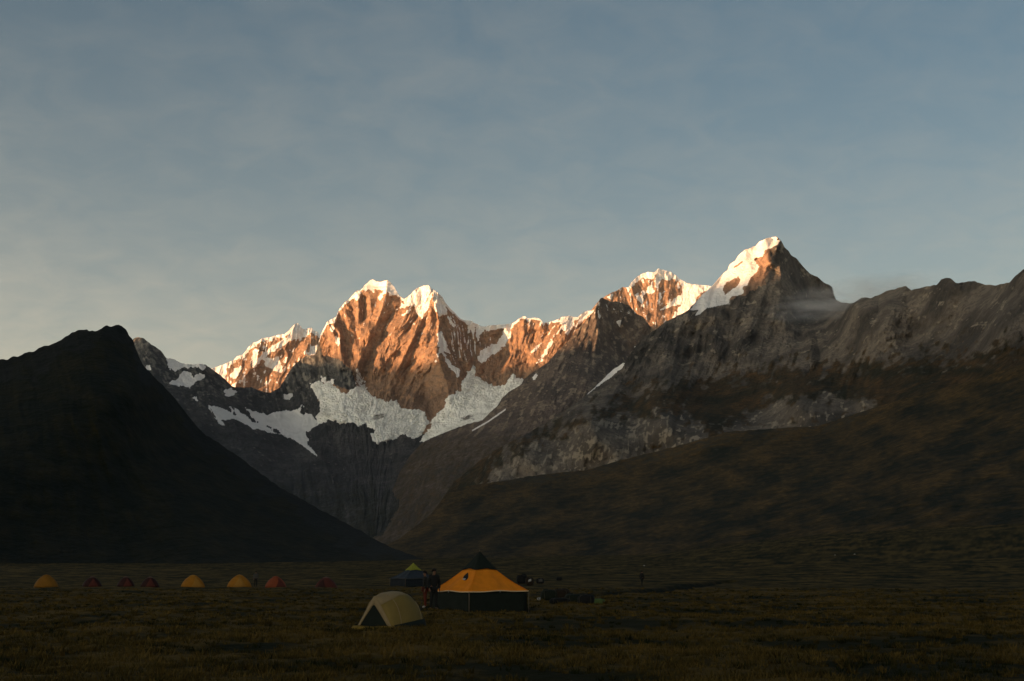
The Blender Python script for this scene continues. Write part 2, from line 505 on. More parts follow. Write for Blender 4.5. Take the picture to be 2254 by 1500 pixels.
h_st = Streaks((1280, 580, 1650, 800), 1.6, [(1340, 680, -0.3, 1), (1400, 640, 0.25, 1), (1440, 650, 0.05, 1), (1490, 650, -0.2, 1), (1480, 690, -0.5, 1), (1420, 700, 0.3, 1)], 4.5, 16, 61)
def h_rel(u, v):
    return strokes(h_lines, u, v) + 0.7 * h_st(u, v) + 16.0 * crag(u, v, 34.0, 0.0, 1.8, 3, 65)
def h_msk(u, v, vt):
    d = v - vt
    n = fbm(u / 15, v / 15, 4, 71); st = h_st(u, v)
    sn = smooth(17, 5, d + 8 * n) * smooth(1370, 1385, u + 6 * n)
    big = [[(1512, 620), (1545, 625), (1548, 640), (1535, 655), (1525, 680), (1490, 700), (1482, 696), (1498, 672), (1480, 674), (1452, 684), (1470, 668), (1500, 646), (1502, 632)],
           [(1414, 650), (1437, 620), (1440, 640), (1436, 650), (1425, 645)], [(1396, 650), (1405, 645), (1415, 660), (1416, 676), (1404, 660)],
           [(1448, 596), (1460, 600), (1480, 606), (1474, 618), (1455, 614), (1448, 640), (1444, 620)], [(1335, 655), (1350, 646), (1346, 660)], [(1452, 640), (1456, 655), (1450, 662)]]
    sn = np.maximum(sn, polymask(big, u, v, 2.5, 3.0, 75))
    sn = np.maximum(sn, 0.58 * smooth(0.1, 0.9, n + 0.35 * st))
    return {'snow': sn, 'pale': 0.45 + 0.3 * n}
sheet('snowy_mountain', H_TOP, H_BOT, H_CT, 1.6, 120, M_PEAK, h_rel, h_msk, (1.1, 8.0), 2)

# ---- the main massif with its twin summits, the col, the cirque under it and the dark shoulder on its left
F_TOP = [(240, 800), (280, 760), (296, 745), (304, 742), (315, 745), (328, 755), (340, 763), (352, 770), (362, 783), (367, 790), (375, 789), (385, 792), (400, 800), (420, 803), (440, 801), (452, 803), (460, 808), (470, 816), (485, 826), (500, 840), (510, 850), (520, 853), (540, 853), (555, 852), (565, 858), (580, 862), (594, 866), (604, 860), (615, 854), (625, 838), (632, 825), (645, 807), (660, 793), (677, 781), (688, 784), (695, 778), (701, 757), (706, 737), (717, 715), (720, 708), (739, 699), (746, 683), (757, 668), (769, 658), (785, 640), (793, 640), (802, 629), (814, 618), (820, 616), (829, 620), (839, 621), (852, 617), (861, 623), (870, 636), (879, 652), (890, 659), (898, 654), (916, 636), (930, 630), (942, 628), (948, 634), (962, 644), (974, 654), (981, 668), (990, 678), (1002, 690), (1014, 702), (1023, 706), (1038, 706), (1045, 712), (1061, 719), (1080, 717), (1098, 715), (1116, 714), (1135, 709), (1145, 700), (1154, 697), (1162, 702), (1179, 700), (1188, 702), (1196, 711), (1208, 710), (1227, 704), (1239, 698), (1253, 695), (1264, 699), (1272, 699), (1281, 690), (1293, 684), (1303, 685), (1309, 680), (1330, 680), (1350, 700)]
F_BOT = [(240, 1240), (1350, 1240)]
F_CT = [(285, 760, 8200), (304, 742, 8300), (340, 765, 8000), (367, 790, 8000), (440, 802, 8100), (510, 850, 8350), (594, 866, 8700), (677, 781, 8900), (706, 737, 8900), (745, 683, 9000), (820, 616, 9100), (880, 655, 9050), (942, 628, 9050), (985, 672, 9150), (1023, 706, 9230), (1100, 715, 9260), (1155, 697, 9240), (1250, 695, 9180), (1350, 700, 9150),
        (740, 840, 8600), (800, 850, 8600), (850, 885, 8450), (900, 900, 8400), (945, 925, 8300), (1020, 840, 8720), (1080, 850, 8720), (1150, 838, 8680), (1200, 800, 8850), (800, 740, 8880), (900, 760, 8800), (960, 760, 8800), (1080, 780, 9080),
        (740, 900, 8250), (830, 940, 8050), (900, 965, 7950), (1000, 920, 8250), (940, 970, 7950), (700, 960, 7900), (760, 980, 7750), (850, 1000, 7600),
        (330, 850, 7400), (420, 880, 7500), (460, 895, 7450), (560, 930, 7800), (640, 970, 7750), (700, 1005, 7200), (450, 980, 6700), (550, 1000, 6800), (640, 1050, 6500), (750, 1080, 6300), (850, 1080, 6200), (950, 1050, 6300), (1000, 1010, 6600), (750, 1150, 5500), (860, 1180, 5000), (900, 1230, 4500), (600, 1150, 5300), (400, 1000, 6200), (300, 900, 6600), (240, 1100, 5000), (1100, 950, 7300), (1200, 900, 7800), (1100, 1200, 4500), (1350, 1200, 4500), (1350, 900, 7900), (240, 1240, 4500)]
f_lines = [
    ([(942, 628), (955, 660), (964, 700), (968, 735), (960, 775), (972, 810), (985, 850), (990, 885)], 40, 60, 46),       # the arete under the right summit
    ([(972, 654), (985, 690), (1000, 720), (1012, 760), (1030, 800)], 14, 20, 18),
    ([(852, 617), (848, 650), (838, 690), (818, 735), (797, 780), (786, 805)], 22, 40, 16),                                # rib left of the dark diagonal gully
    ([(862, 690), (846, 725), (822, 770), (800, 815), (796, 845)], -20, 20, 24),
    ([(900, 670), (892, 705), (866, 745), (836, 790), (815, 835)], 16, 34, 20),
    ([(925, 700), (912, 738), (890, 785), (866, 830), (845, 868)], 18, 30, 15),
    ([(938, 700), (924, 745), (905, 790), (890, 840), (880, 880)], -12, 16, 18),
    ([(785, 640), (788, 670), (790, 700), (796, 740)], 12, 30, 10),
    ([(801, 652), (803, 680), (800, 705)], -16, 12, 12),                                                                   # dark hollow under the left summit
    ([(815, 650), (818, 690), (806, 730), (792, 770)], 10, 16, 16),
    ([(720, 708), (735, 735), (742, 765), (760, 800), (772, 815)], 22, 44, 20),                                            # left buttress
    ([(757, 668), (768, 710), (785, 760), (800, 810)], 6, 18, 14),
    ([(700, 775), (720, 800), (760, 815), (775, 850)], 20, 30, 34),                                                        # shaded rock step
    ([(640, 812), (650, 850), (665, 890)], 14, 26, 24),
    ([(1023, 706), (1030, 745), (1045, 790)], -10, 20, 24),
    ([(1120, 714), (1118, 750), (1085, 785), (1060, 800)], 8, 24, 14),
    ([(1154, 697), (1148, 740), (1132, 790), (1118, 835)], 26, 50, 26),
    ([(1180, 720), (1170, 760), (1160, 790), (1150, 825)], -12, 18, 22),
    ([(1240, 700), (1222, 735), (1195, 780), (1170, 815)], 14, 34, 16),
    ([(1190, 705), (1188, 740), (1175, 775)], 9, 16, 12),
    ([(304, 742), (318, 775), (340, 830), (380, 880)], 24, 40, 50),                                                        # left shoulder
    ([(440, 801), (455, 840), (480, 880), (520, 905)], 18, 40, 40),
    ([(540, 853), (560, 880), (600, 905)], 14, 30, 30), ([(600, 866), (620, 880), (650, 900)], 10, 20, 24),
    ([(760, 935), (770, 990), (790, 1060), (820, 1140)], 26, 60, 50), ([(880, 985), (890, 1040), (900, 1100)], 16, 40, 40),
    ([(456, 900), (540, 960), (640, 1010), (720, 1060), (800, 1150)], 20, 70, 40),
]
f_dirs = [(720, 740, 0.15, 1), (760, 720, 0.35, 1), (790, 690, 0.15, 1), (830, 660, -0.15, 1), (830, 720, -0.5, 1), (790, 820, 0, 1), (880, 720, -0.62, 1), (900, 790, -0.52, 1), (930, 740, -0.42, 1), (945, 840, -0.30, 1), (860, 840, -0.5, 1),
          (1000, 720, 0.42, 1), (1000, 790, 0.30, 1), (1060, 750, 0.05, 1), (1130, 780, -0.3, 1), (1220, 740, -0.6, 1), (340, 820, 0.5, 1), (450, 850, 0.4, 1), (560, 900, 0.5, 1), (700, 820, 0.3, 1), (640, 860, 0.2, 1),
          (600, 1000, 0.9, 0.7), (500, 1000, 0.8, 0.7), (760, 1000, 0.2, 1), (850, 1060, 0.0, 1), (950, 1000, -0.6, 1), (1050, 1000, -1, 0.8)]
FB = (230, 600, 1360, 1250)
f_s1 = Streaks(FB, 2.0, f_dirs, 7.0, 34, 3)
f_s2 = Streaks(FB, 2.0, f_dirs, 3.4, 18, 13)
f_s3 = Streaks(FB, 2.0, f_dirs, 18.0, 60, 23)
def f_crag(u, v):
    sl = np.interp(u, [300, 600, 720, 800, 840, 880, 950, 975, 1000, 1060, 1150, 1300], [-0.4, -0.4, -0.2, -0.1, 0.25, 0.5, 0.4, 0.0, -0.35, 0.0, 0.25, 0.5])
    return 34.0 * crag(u + sl * (v - 760), v, 54.0, 0.0, 1.7, 5, 17, 0.50, 0.6)
def f_rel(u, v):
    k = smooth(900, 840, v + 40 * (u < 560))             # strongest on the rock faces
    return 1.2 * strokes(f_lines, u, v) + 0.2 * f_s1(u, v) + 0.2 * f_s2(u, v) + 1.0 * f_s3(u, v) + f_crag(u, v)
f_cap = [[(770, 659), (785, 639), (793, 640), (792, 657), (786, 663), (779, 657)],
         [(799, 633), (814, 616), (852, 615), (871, 636), (881, 653), (858, 650), (853, 641), (838, 660), (830, 658), (843, 640), (826, 638), (822, 646), (812, 634), (803, 645)],
         [(896, 656), (916, 634), (942, 626), (951, 637), (950, 656), (942, 678), (928, 704), (918, 688), (915, 676), (902, 674), (874, 681), (888, 668)],
         [(954, 645), (974, 653), (982, 670), (985, 695), (973, 690), (968, 702), (958, 682), (954, 662)],
         [(882, 695), (904, 680), (902, 688), (888, 697)], [(720, 706), (740, 698), (736, 712), (722, 716)], [(726, 716), (735, 716), (733, 732), (727, 730)], [(738, 735), (748, 745), (745, 762), (738, 750)],
         [(962, 738), (972, 727), (979, 746), (991, 778), (980, 776), (972, 772), (958, 798), (966, 770)],
         [(972, 772), (980, 778), (990, 798), (1012, 816), (1011, 834), (994, 814), (980, 796)], [(985, 694), (1000, 712), (1001, 722), (992, 718)],
         [(1022, 704), (1040, 704), (1048, 714), (1042, 740), (1036, 728), (1030, 735), (1028, 718)],
         [(1045, 712), (1062, 719), (1100, 713), (1135, 707), (1130, 720), (1100, 724), (1062, 730), (1052, 750), (1048, 735)],
         [(1052, 790), (1058, 772), (1075, 762), (1092, 756), (1106, 738), (1113, 713), (1127, 712), (1123, 746), (1110, 763), (1095, 776), (1075, 786), (1068, 797), (1056, 798)],
         [(1228, 706), (1240, 697), (1254, 693), (1266, 699), (1262, 720), (1250, 738), (1240, 728), (1236, 715)], [(1280, 692), (1294, 683), (1306, 684), (1296, 694), (1270, 722)],
         [(1182, 799), (1192, 783), (1214, 744), (1217, 752), (1196, 790), (1187, 800)], [(1168, 776), (1192, 752), (1190, 762), (1166, 782)],
         [(365, 790), (385, 788), (396, 798), (415, 803), (430, 801), (445, 798), (453, 803), (448, 816), (436, 809), (402, 809), (386, 819), (373, 813)],
         [(371, 842), (394, 834), (396, 822), (405, 818), (421, 821), (425, 830), (438, 822), (449, 826), (451, 834), (435, 837), (424, 848), (419, 857), (409, 851), (380, 848)],
         [(490, 858), (509, 855), (521, 864), (507, 875), (497, 872)], [(425, 876), (433, 875), (436, 884), (430, 882)], [(322, 806), (334, 803), (332, 813), (325, 815)],
         [(624, 868), (640, 866), (646, 872), (634, 882), (626, 878)], [(705, 828), (716, 832), (722, 846), (708, 842)], [(722, 840), (736, 836), (730, 848), (722, 850)]]
def f_msk(u, v, vt):
    n = fbm(u / 15, v / 15, 4, 41)
    st = f_s2(u, v); s1 = f_s1(u, v); d = v - vt
    sn = polymask(f_cap, u, v, 2.2, 3.2, 43, 8.0)
    face = smooth(690, 710, u) * smooth(1320, 1300, u)
    sn = np.maximum(sn, face * smooth(7, 2, d + 4 * n))
    sn = np.maximum(sn, 0.64 * smooth(980, 996, u) * smooth(1130, 1050, u) * smooth(830, 780, v) * smooth(0.0, 0.9, st + 0.3 * n))      # powder on the shaded flank
    sn = np.maximum(sn, 0.47 * smooth(700, 715, u) * smooth(985, 970, u) * smooth(0.5, 1.5, st + 0.7 * n) * smooth(800, 740, v))
    sn = np.maximum(sn, 0.60 * smooth(1140, 1160, u) * smooth(60, 20, d) * smooth(0.1, 1.0, st + n * 0.6))
    gully = poly_sdf([(776, 812), (790, 808), (812, 850), (802, 872), (782, 864), (780, 838)], u, v)
    sn = np.maximum(sn, 0.52 * smooth(-6, 6, gully + 4 * n))
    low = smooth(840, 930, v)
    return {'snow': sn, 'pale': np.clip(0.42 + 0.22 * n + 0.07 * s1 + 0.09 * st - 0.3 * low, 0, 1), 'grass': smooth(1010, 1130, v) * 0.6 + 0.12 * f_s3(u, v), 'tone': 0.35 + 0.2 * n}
# rock face in one material, cirque and shoulder in another
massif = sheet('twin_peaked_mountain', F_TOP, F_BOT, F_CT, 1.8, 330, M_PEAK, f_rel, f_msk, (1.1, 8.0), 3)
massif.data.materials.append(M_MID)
def split_material(o, fn):
    me = o.data
    n = len(me.polygons)
    c = np.zeros(n * 3, np.float32); me.polygons.foreach_get('center', c)
    c = c.reshape(-1, 3).astype(float)
    k = (c[:, 2] - EYE) / c[:, 1]
    tt = np.arctan(k) - PITCH
    vv = CY - F_PX * np.tan(tt)
    uu = CX + F_PX * c[:, 0] / c[:, 1] * (np.cos(np.arctan(k)) / np.cos(tt)) ** -1 * 1.0
    me.polygons.foreach_set('material_index', fn(uu, vv).astype(np.int32))
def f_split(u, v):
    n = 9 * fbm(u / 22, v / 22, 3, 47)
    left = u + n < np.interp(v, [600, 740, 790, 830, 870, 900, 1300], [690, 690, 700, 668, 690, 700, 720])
    dark = poly_sdf([(676, 786), (700, 782), (735, 790), (765, 808), (782, 846), (778, 862), (740, 850), (705, 842), (690, 880), (660, 900), (640, 880), (640, 815)], u, v) + n * 0.5 > 0  # rock step given the dark rock: its shade is put into the colour
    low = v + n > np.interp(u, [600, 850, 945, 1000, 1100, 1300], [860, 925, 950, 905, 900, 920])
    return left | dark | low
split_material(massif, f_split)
F_Y = RBF(F_CT)
def massif_Y(u, v):
    y = F_Y(u, v)
    return y - f_rel(u, v) * y / F_PX

# ---- glacier tongues and the old snowfield lying in the cirque
def ice(name, poly, thick, step, mat, rough, seed, dirt=None, relief=0.0):
    P = np.asarray(poly, float)
    u = np.arange(P[:, 0].min() - 6, P[:, 0].max() + 6, step); v = np.arange(P[:, 1].min() - 6, P[:, 1].max() + 6, step)
    U, V = np.meshgrid(u, v)
    sd_ = poly_sdf(poly, U, V) + rough * fbm(U / 8, V / 8, 3, seed)
    base = F_Y(U, V)
    smooth_rel = 1.2 * strokes(f_lines, U, V) + 1.0 * f_s3(U, V)
    ser = relief * (2.4 * crag(U, V, 30.0, 0.4, 0.45, 4, seed + 3, 0.5) + 0.8 * fbm(U / 5, V / 3.2, 3, seed + 7))
    lift = thick * np.clip(sd_ / 7.0, -0.6, 1.0) + 9.0
    Y = base - (smooth_rel * base / F_PX) - (lift + ser * smooth(0, 8, sd_)) * base / F_PX
    own = massif_Y(U, V)
    Y = np.where(sd_ > 2, np.minimum(Y, own - 2.0 * smooth(2, 6, sd_) * base / F_PX), Y)
    X, YY, Z = place(U, V, Y)
    keep = sd_ > -1.5
    f = grid_faces(*U.shape)
    f = f[keep.ravel()[f].all(1)]
    dr = dirt(U, V) if dirt else np.zeros(U.shape)
    idx, inv = np.unique(f, return_inverse=True)
    co = np.stack([X, YY, Z], -1).reshape(-1, 3)[idx]
    o = mesh_from(name, co, inv.reshape(f.shape)[:, ::-1], mat, {'dirt': dr.ravel()[idx]}, smooth_shade=relief < 1)
    o['kind'] = 'structure'
    return o
G_LEFT = [(677, 841), (702, 839), (714, 845), (739, 848), (753, 862), (762, 863), (774, 856), (782, 851), (799, 846), (809, 860), (824, 870), (839, 877), (851, 882), (871, 879), (881, 886), (886, 897), (901, 898), (933, 902), (939, 909), (942, 922), (948, 929), (938, 947), (926, 964), (913, 969), (896, 964), (884, 959), (864, 969), (851, 976), (831, 979), (816, 969), (814, 956), (824, 949), (814, 942), (804, 935), (794, 939), (779, 934), (747, 935), (739, 930), (724, 927), (700, 932), (690, 920), (701, 907), (701, 889), (690, 867)]
G_RIGHT = [(951, 919), (960, 909), (975, 897), (978, 887), (973, 884), (988, 867), (998, 865), (1013, 860), (1018, 837), (1025, 832), (1028, 820), (1042, 804), (1052, 807), (1047, 825), (1067, 837), (1087, 848), (1112, 845), (1132, 819), (1137, 830), (1156, 836), (1165, 850), (1130, 880), (1110, 905), (1090, 925), (1070, 940), (1028, 940), (1008, 944), (988, 954), (963, 966), (948, 970), (935, 978), (925, 972), (928, 961), (946, 939)]
SNOWF = [(456, 890), (472, 894), (496, 903), (518, 913), (505, 895), (522, 902), (537, 913), (560, 928), (590, 941), (614, 953), (604, 944), (574, 931), (552, 921), (533, 892), (552, 900), (571, 907), (589, 911), (608, 904), (636, 904), (655, 896), (664, 887), (668, 893), (664, 908), (677, 911), (690, 912), (698, 924), (726, 926), (702, 934), (697, 941), (673, 954), (681, 968), (679, 979), (694, 990), (707, 1014), (692, 1005), (664, 984), (642, 969), (617, 960), (595, 956), (571, 949), (552, 944), (533, 931), (520, 924), (505, 923), (488, 928), (496, 939), (481, 932), (468, 913)]
def g_dirt(u, v):
    a = np.maximum(smooth(30, 0, np.hypot((u - 830) / 1.6, (v - 918) * 1.6)), smooth(26, 0, np.hypot((u - 850) / 2.0, (v - 975) * 1.2)))
    a = np.maximum(a, smooth(22, 0, np.hypot((u - 1030) / 2.4, (v - 922) * 1.0)))
    return 0.55 * a
ice('glacier', G_LEFT, 7.0, 1.8, M_ICE, 3.0, 81, g_dirt, 6.0)
ice('glacier', G_RIGHT, 7.0, 1.8, M_ICE, 3.0, 91, g_dirt, 6.0)
ice('snowfield', SNOWF, 4.0, 1.8, M_SNOWF, 2.0, 101, None, 0.5)

# ---- the rock pyramid in front of the col and its long lower spur
J_TOP = [(800, 1200), (840, 1140), (860, 1090), (880, 1040), (905, 1000), (930, 975), (948, 965), (988, 949), (1028, 934), (1062, 926), (1077, 910), (1095, 894), (1105, 877), (1122, 862), (1147, 847), (1153, 836), (1165, 826), (1185, 812), (1205, 799), (1225, 776), (1245, 756), (1262, 738), (1275, 722), (1290, 705), (1305, 688), (1313, 672), (1321, 658), (1326, 656), (1345, 665), (1358, 664), (1370, 667), (1385, 673), (1400, 690), (1418, 700), (1428, 715), (1440, 728), (1470, 750), (1500, 780)]
J_BOT = [(800, 1235), (1000, 1160), (1200, 1040), (1300, 980), (1500, 900)]
J_CT = [(1323, 656, 8600), (1262, 738, 8350), (1205, 800, 8050), (1150, 838, 7850), (1095, 894, 7500), (1042, 929, 7250), (948, 964, 7200), (930, 974, 7150), (880, 1040, 6600), (840, 1140, 5500), (800, 1200, 4900), (1345, 665, 8680), (1385, 673, 8850), (1428, 715, 8850), (1500, 780, 8700), (1322, 800, 8100), (1375, 797, 8480), (1297, 862, 7200), (1200, 900, 6850), (1100, 985, 6100), (1000, 1060, 5500), (930, 1060, 5900), (1300, 950, 6500), (1450, 900, 7000), (900, 1200, 4500), (1100, 1100, 5000)]
j_lines = [([(1323, 657), (1311, 685), (1313, 715), (1317, 750), (1320, 790), (1300, 835)], 34, 60, 40),
           ([(1358, 664), (1370, 700), (1385, 740), (1392, 770)], 14, 24, 20), ([(1345, 690), (1362, 730), (1384, 765)], -12, 20, 16),
           ([(1262, 738), (1240, 790), (1215, 830), (1180, 870)], 14, 40, 30), ([(1240, 850), (1215, 880), (1180, 900)], 16, 30, 20), ([(1290, 850), (1262, 880), (1235, 905)], 12, 20, 24),
           ([(1150, 838), (1130, 890), (1090, 930)], 12, 30, 30)]
JB = (790, 640, 1510, 1245)
j_dirs = [(1290, 750, -0.7, 1), (1345, 720, 0.4, 1), (1390, 730, 0.5, 1), (1330, 800, 0.1, 1), (1230, 820, -0.4, 1), (1150, 900, -0.6, 1), (1050, 970, -1, 0.9), (950, 1050, -0.4, 1), (1250, 900, -0.2, 1)]
j_s1 = Streaks(JB, 2.2, j_dirs, 8.0, 26, 203); j_s2 = Streaks(JB, 2.2, j_dirs, 4.0, 14, 213)
def j_rel(u, v):
    return strokes(j_lines, u, v) + 1.0 * j_s1(u, v) + 0.6 * j_s2(u, v) + 32.0 * crag(u, v, 56.0, 0.35, 1.8, 4, 215)
def j_msk(u, v, vt):
    n = fbm(u / 15, v / 15, 4, 241)
    sn = polymask([[(1172, 832), (1181, 822), (1184, 832), (1173, 839)], [(1356, 708), (1366, 706), (1364, 720), (1360, 716)], [(1394, 758), (1404, 764), (1398, 774)], [(1314, 684), (1322, 694), (1320, 700)]], u, v, 2, 2, 243)
    sn = np.maximum(sn, 0.5 * smooth(0.5, 1.4, j_s2(u, v) + n) * smooth(730, 690, v))
    d, s_, t_ = line_dist([(1112, 902), (1075, 928), (1040, 948)], u, v)
    sn = np.maximum(sn, smooth(2.6, 0.6, d))
    low = smooth(900, 1000, v)
    return {'snow': sn, 'pale': np.clip(0.32 + 0.3 * n + 0.12 * j_s1(u, v), 0, 1), 'grass': np.clip(low * 0.55 + 0.2 * n, 0, 1), 'tone': 0.4 + 0.4 * n}
M_PYR = mountain_mat('pyramid_rock', (0.15, 0.112, 0.085), (0.066, 0.054, 0.046), (0.23, 0.18, 0.13), (0.030, 0.030, 0.018), (0.09, 0.055, 0.028), 0.007)
sheet('rock_pyramid', J_TOP, J_BOT, J_CT, 2.0, 190, M_PYR, j_rel, j_msk, (1.0, 8.0), 4)

# ---- the right-hand mountain: snow-sided summit, rocky slopes, cliff bands, rocky crest on the right
I_TOP = [(985, 1082), (1000, 1060), (1050, 1020), (1100, 985), (1150, 960), (1200, 932), (1250, 900), (1300, 862), (1345, 818), (1375, 797), (1392, 772), (1415, 745), (1440, 728), (1455, 716), (1470, 706), (1490, 697), (1510, 686), (1519, 679), (1540, 655), (1565, 632), (1578, 618), (1593, 601), (1602, 594), (1605, 582), (1618, 574), (1624, 564), (1640, 550), (1663, 542), (1671, 534), (1686, 526), (1702, 521), (1711, 523), (1719, 529), (1723, 536), (1727, 545), (1736, 553), (1742, 564), (1755, 571), (1767, 587), (1783, 602), (1798, 609), (1814, 623), (1825, 626), (1832, 633), (1836, 648), (1840, 660), (1850, 665), (1870, 668), (1882, 666), (1898, 656), (1918, 656), (1953, 641), (1994, 629), (2006, 639), (2029, 633), (2062, 627), (2072, 615), (2090, 612), (2105, 623), (2143, 619), (2169, 628), (2194, 628), (2222, 622), (2240, 603), (2254, 593), (2300, 570), (2360, 585), (2450, 560), (2560, 600), (2700, 570), (3000, 540)]
I_BOT = [(985, 1130), (1100, 1110), (1290, 1085), (1450, 1045), (1600, 1005), (1800, 990), (1900, 960), (2050, 915), (2254, 855), (2450, 800), (2560, 780), (3000, 740)]
I_CT = [(985, 1082, 3600), (1100, 985, 3850), (1200, 932, 4200), (1300, 862, 4650), (1375, 797, 5050), (1440, 728, 5350), (1519, 680, 5700), (1565, 632, 6050), (1604, 582, 6150), (1702, 521, 6220), (1742, 564, 6340), (1767, 587, 6410), (1800, 610, 6510), (1835, 647, 6580), (1870, 667, 4750), (1950, 641, 4200), (1994, 629, 4000), (2090, 612, 3500), (2170, 628, 3200), (2254, 593, 2700), (2450, 560, 2500), (2560, 600, 2500),
        (1560, 690, 5480), (1640, 700, 5480), (1720, 680, 5560), (1700, 600, 5960), (1600, 640, 5900), (1800, 680, 6000), (1750, 640, 6080), (1760, 690, 5760), (1460, 800, 4980), (1550, 800, 5000), (1640, 790, 4900), (1720, 780, 4800), (1850, 740, 4420), (1850, 800, 4000), (2000, 740, 3620), (2100, 720, 3260), (2200, 720, 2520), (1400, 880, 4300), (1550, 880, 4150), (1700, 860, 3900), (1900, 850, 3250), (2100, 820, 2700), (2254, 780, 2200),
        (1150, 1000, 3300), (1150, 1050, 3200), (1300, 930, 3250), (1300, 1035, 3080), (1450, 910, 3250), (1450, 995, 3040), (1560, 930, 3150), (1600, 950, 2980), (1750, 885, 3050), (1750, 940, 2900), (1900, 880, 2830), (1900, 920, 2720), (985, 1130, 3200), (1100, 1062, 3150), (2050, 870, 2400), (2254, 820, 1900), (2560, 700, 1900), (2560, 780, 1700), (1150, 1100, 2980), (1300, 1085, 2880), (1450, 1045, 2820), (1600, 1005, 2720), (1750, 990, 2660), (1900, 960, 2500), (1040, 1122, 3050), (2050, 915, 2150), (2254, 855, 1720), (3000, 540, 2200), (3000, 740, 1450)]
i_lines = [([(1719, 529), (1717, 560), (1716, 590), (1722, 625), (1745, 650), (1735, 690)], 56, 56, 60),
           ([(1662, 567), (1680, 585), (1705, 598)], -20, 14, 22), ([(1690, 556), (1698, 580)], 8, 12, 12),
           ([(1692, 600), (1684, 640), (1672, 680), (1655, 720)], 16, 40, 30), ([(1800, 610), (1815, 640), (1835, 650)], 14, 24, 20),
           ([(1742, 640), (1746, 670), (1742, 700)], 14, 16, 14), ([(1712, 640), (1706, 680)], -12, 14, 14),
           ([(1520, 684), (1505, 720), (1490, 770), (1475, 830)], 26, 70, 60), ([(1545, 700), (1540, 740), (1530, 790)], 10, 12, 12), ([(1505, 730), (1495, 760), (1485, 800)], -9, 10, 10),
           ([(1525, 730), (1515, 765), (1508, 800)], -9, 10, 10), ([(1610, 672), (1600, 700), (1592, 740)], -10, 16, 20), ([(1640, 690), (1655, 740), (1640, 790)], 16, 44, 36),
           ([(1836, 685), (1830, 720), (1815, 770)], -6, 8, 8), ([(1785, 740), (1790, 790)], 16, 50, 18), ([(1800, 745), (1808, 790), (1795, 815)], -16, 14, 26),
           ([(2090, 612), (2080, 660), (2050, 720), (2020, 780)], 20, 60, 50), ([(2143, 619), (2150, 660), (2130, 720)], 12, 30, 40), ([(2200, 628), (2190, 690), (2170, 740)], -18, 40, 40), ([(1994, 629), (1990, 670), (1960, 730)], 14, 50, 40),
           ([(2254, 593), (2250, 660), (2230, 740)], 20, 50, 60), ([(1425, 930), (1424, 990)], -6, 6, 6), ([(1285, 1000), (1284, 1035)], 6, 10, 8)]
k_lines = [([(1520, 684), (1500, 715), (1478, 750), (1462, 800)], 16, 30, 26), ([(1512, 720), (1500, 755), (1492, 800)], -10, 9, 9), ([(1530, 715), (1520, 760), (1514, 805)], -11, 9, 9), ([(1546, 720), (1542, 765), (1536, 800)], -10, 9, 10),
           ([(1575, 690), (1572, 730), (1580, 775)], 12, 20, 30), ([(1600, 680), (1608, 720), (1604, 760)], -12, 14, 16), ([(1660, 700), (1640, 735), (1610, 770)], 14, 26, 18), ([(1690, 690), (1672, 730), (1650, 760)], -12, 14, 14),
           ([(1470, 706), (1448, 745), (1420, 790), (1390, 830)], 14, 30, 22), ([(1430, 760), (1410, 800), (1380, 840)], -10, 14, 14), ([(1390, 800), (1360, 850), (1330, 890)], 14, 24, 22), ([(1740, 720), (1730, 770), (1700, 800)], 16, 34, 24),
           ([(1775, 720), (1786, 760), (1784, 800)], 22, 40, 12), ([(1798, 745), (1806, 785), (1798, 815)], -24, 12, 30), ([(1860, 700), (1850, 750), (1830, 790)], 14, 40, 30), ([(1915, 680), (1905, 730), (1880, 780)], -14, 24, 24), ([(1960, 660), (1955, 720), (1930, 780)], 16, 40, 26),
           ([(2040, 640), (2030, 700), (2000, 760)], -16, 26, 30), ([(2090, 620), (2085, 670), (2060, 730)], 18, 34, 26), ([(2150, 640), (2160, 690), (2140, 740)], -16, 24, 30), ([(2210, 640), (2215, 690), (2190, 750)], 16, 34, 30)]
IB = (975, 510, 3010, 1140)
i_dirs = [(1700, 550, -0.1, 1), (1770, 620, 0.5, 1), (1640, 600, -0.6, 1), (1500, 760, -0.35, 1), (1560, 740, 0.05, 1), (1640, 760, -0.4, 1), (1400, 830, -0.9, 0.8), (1300, 900, -0.8, 0.8), (1300, 980, -0.1, 1), (1450, 960, 0, 1), (1150, 1010, -0.3, 1), (1760, 720, 0.1, 1), (1800, 800, -0.2, 1), (1900, 720, -0.2, 1), (2050, 700, -0.35, 1), (2200, 680, -0.2, 1), (1600, 860, -1, 0.35), (1800, 860, -1, 0.3), (2000, 820, -1, 0.45), (1800, 910, 0, 1), (1900, 900, 0, 1), (2200, 800, -1, 0.5)]
i_s1 = Streaks(IB, 2.6, i_dirs, 9.0, 30, 303); i_s2 = Streaks(IB, 2.6, i_dirs, 4.5, 16, 313); i_s3 = Streaks(IB, 2.6, i_dirs, 24.0, 70, 323)
CLIFFS = [[(1060, 1070), (1090, 1030), (1150, 990), (1230, 965), (1310, 925), (1400, 918), (1480, 905), (1540, 930), (1560, 955), (1480, 985), (1430, 1000), (1340, 1025), (1285, 1040), (1200, 1050), (1120, 1075)],
          [(1590, 942), (1640, 915), (1700, 885), (1780, 872), (1860, 875), (1915, 885), (1905, 905), (1850, 925), (1800, 940), (1700, 945), (1620, 950)]]
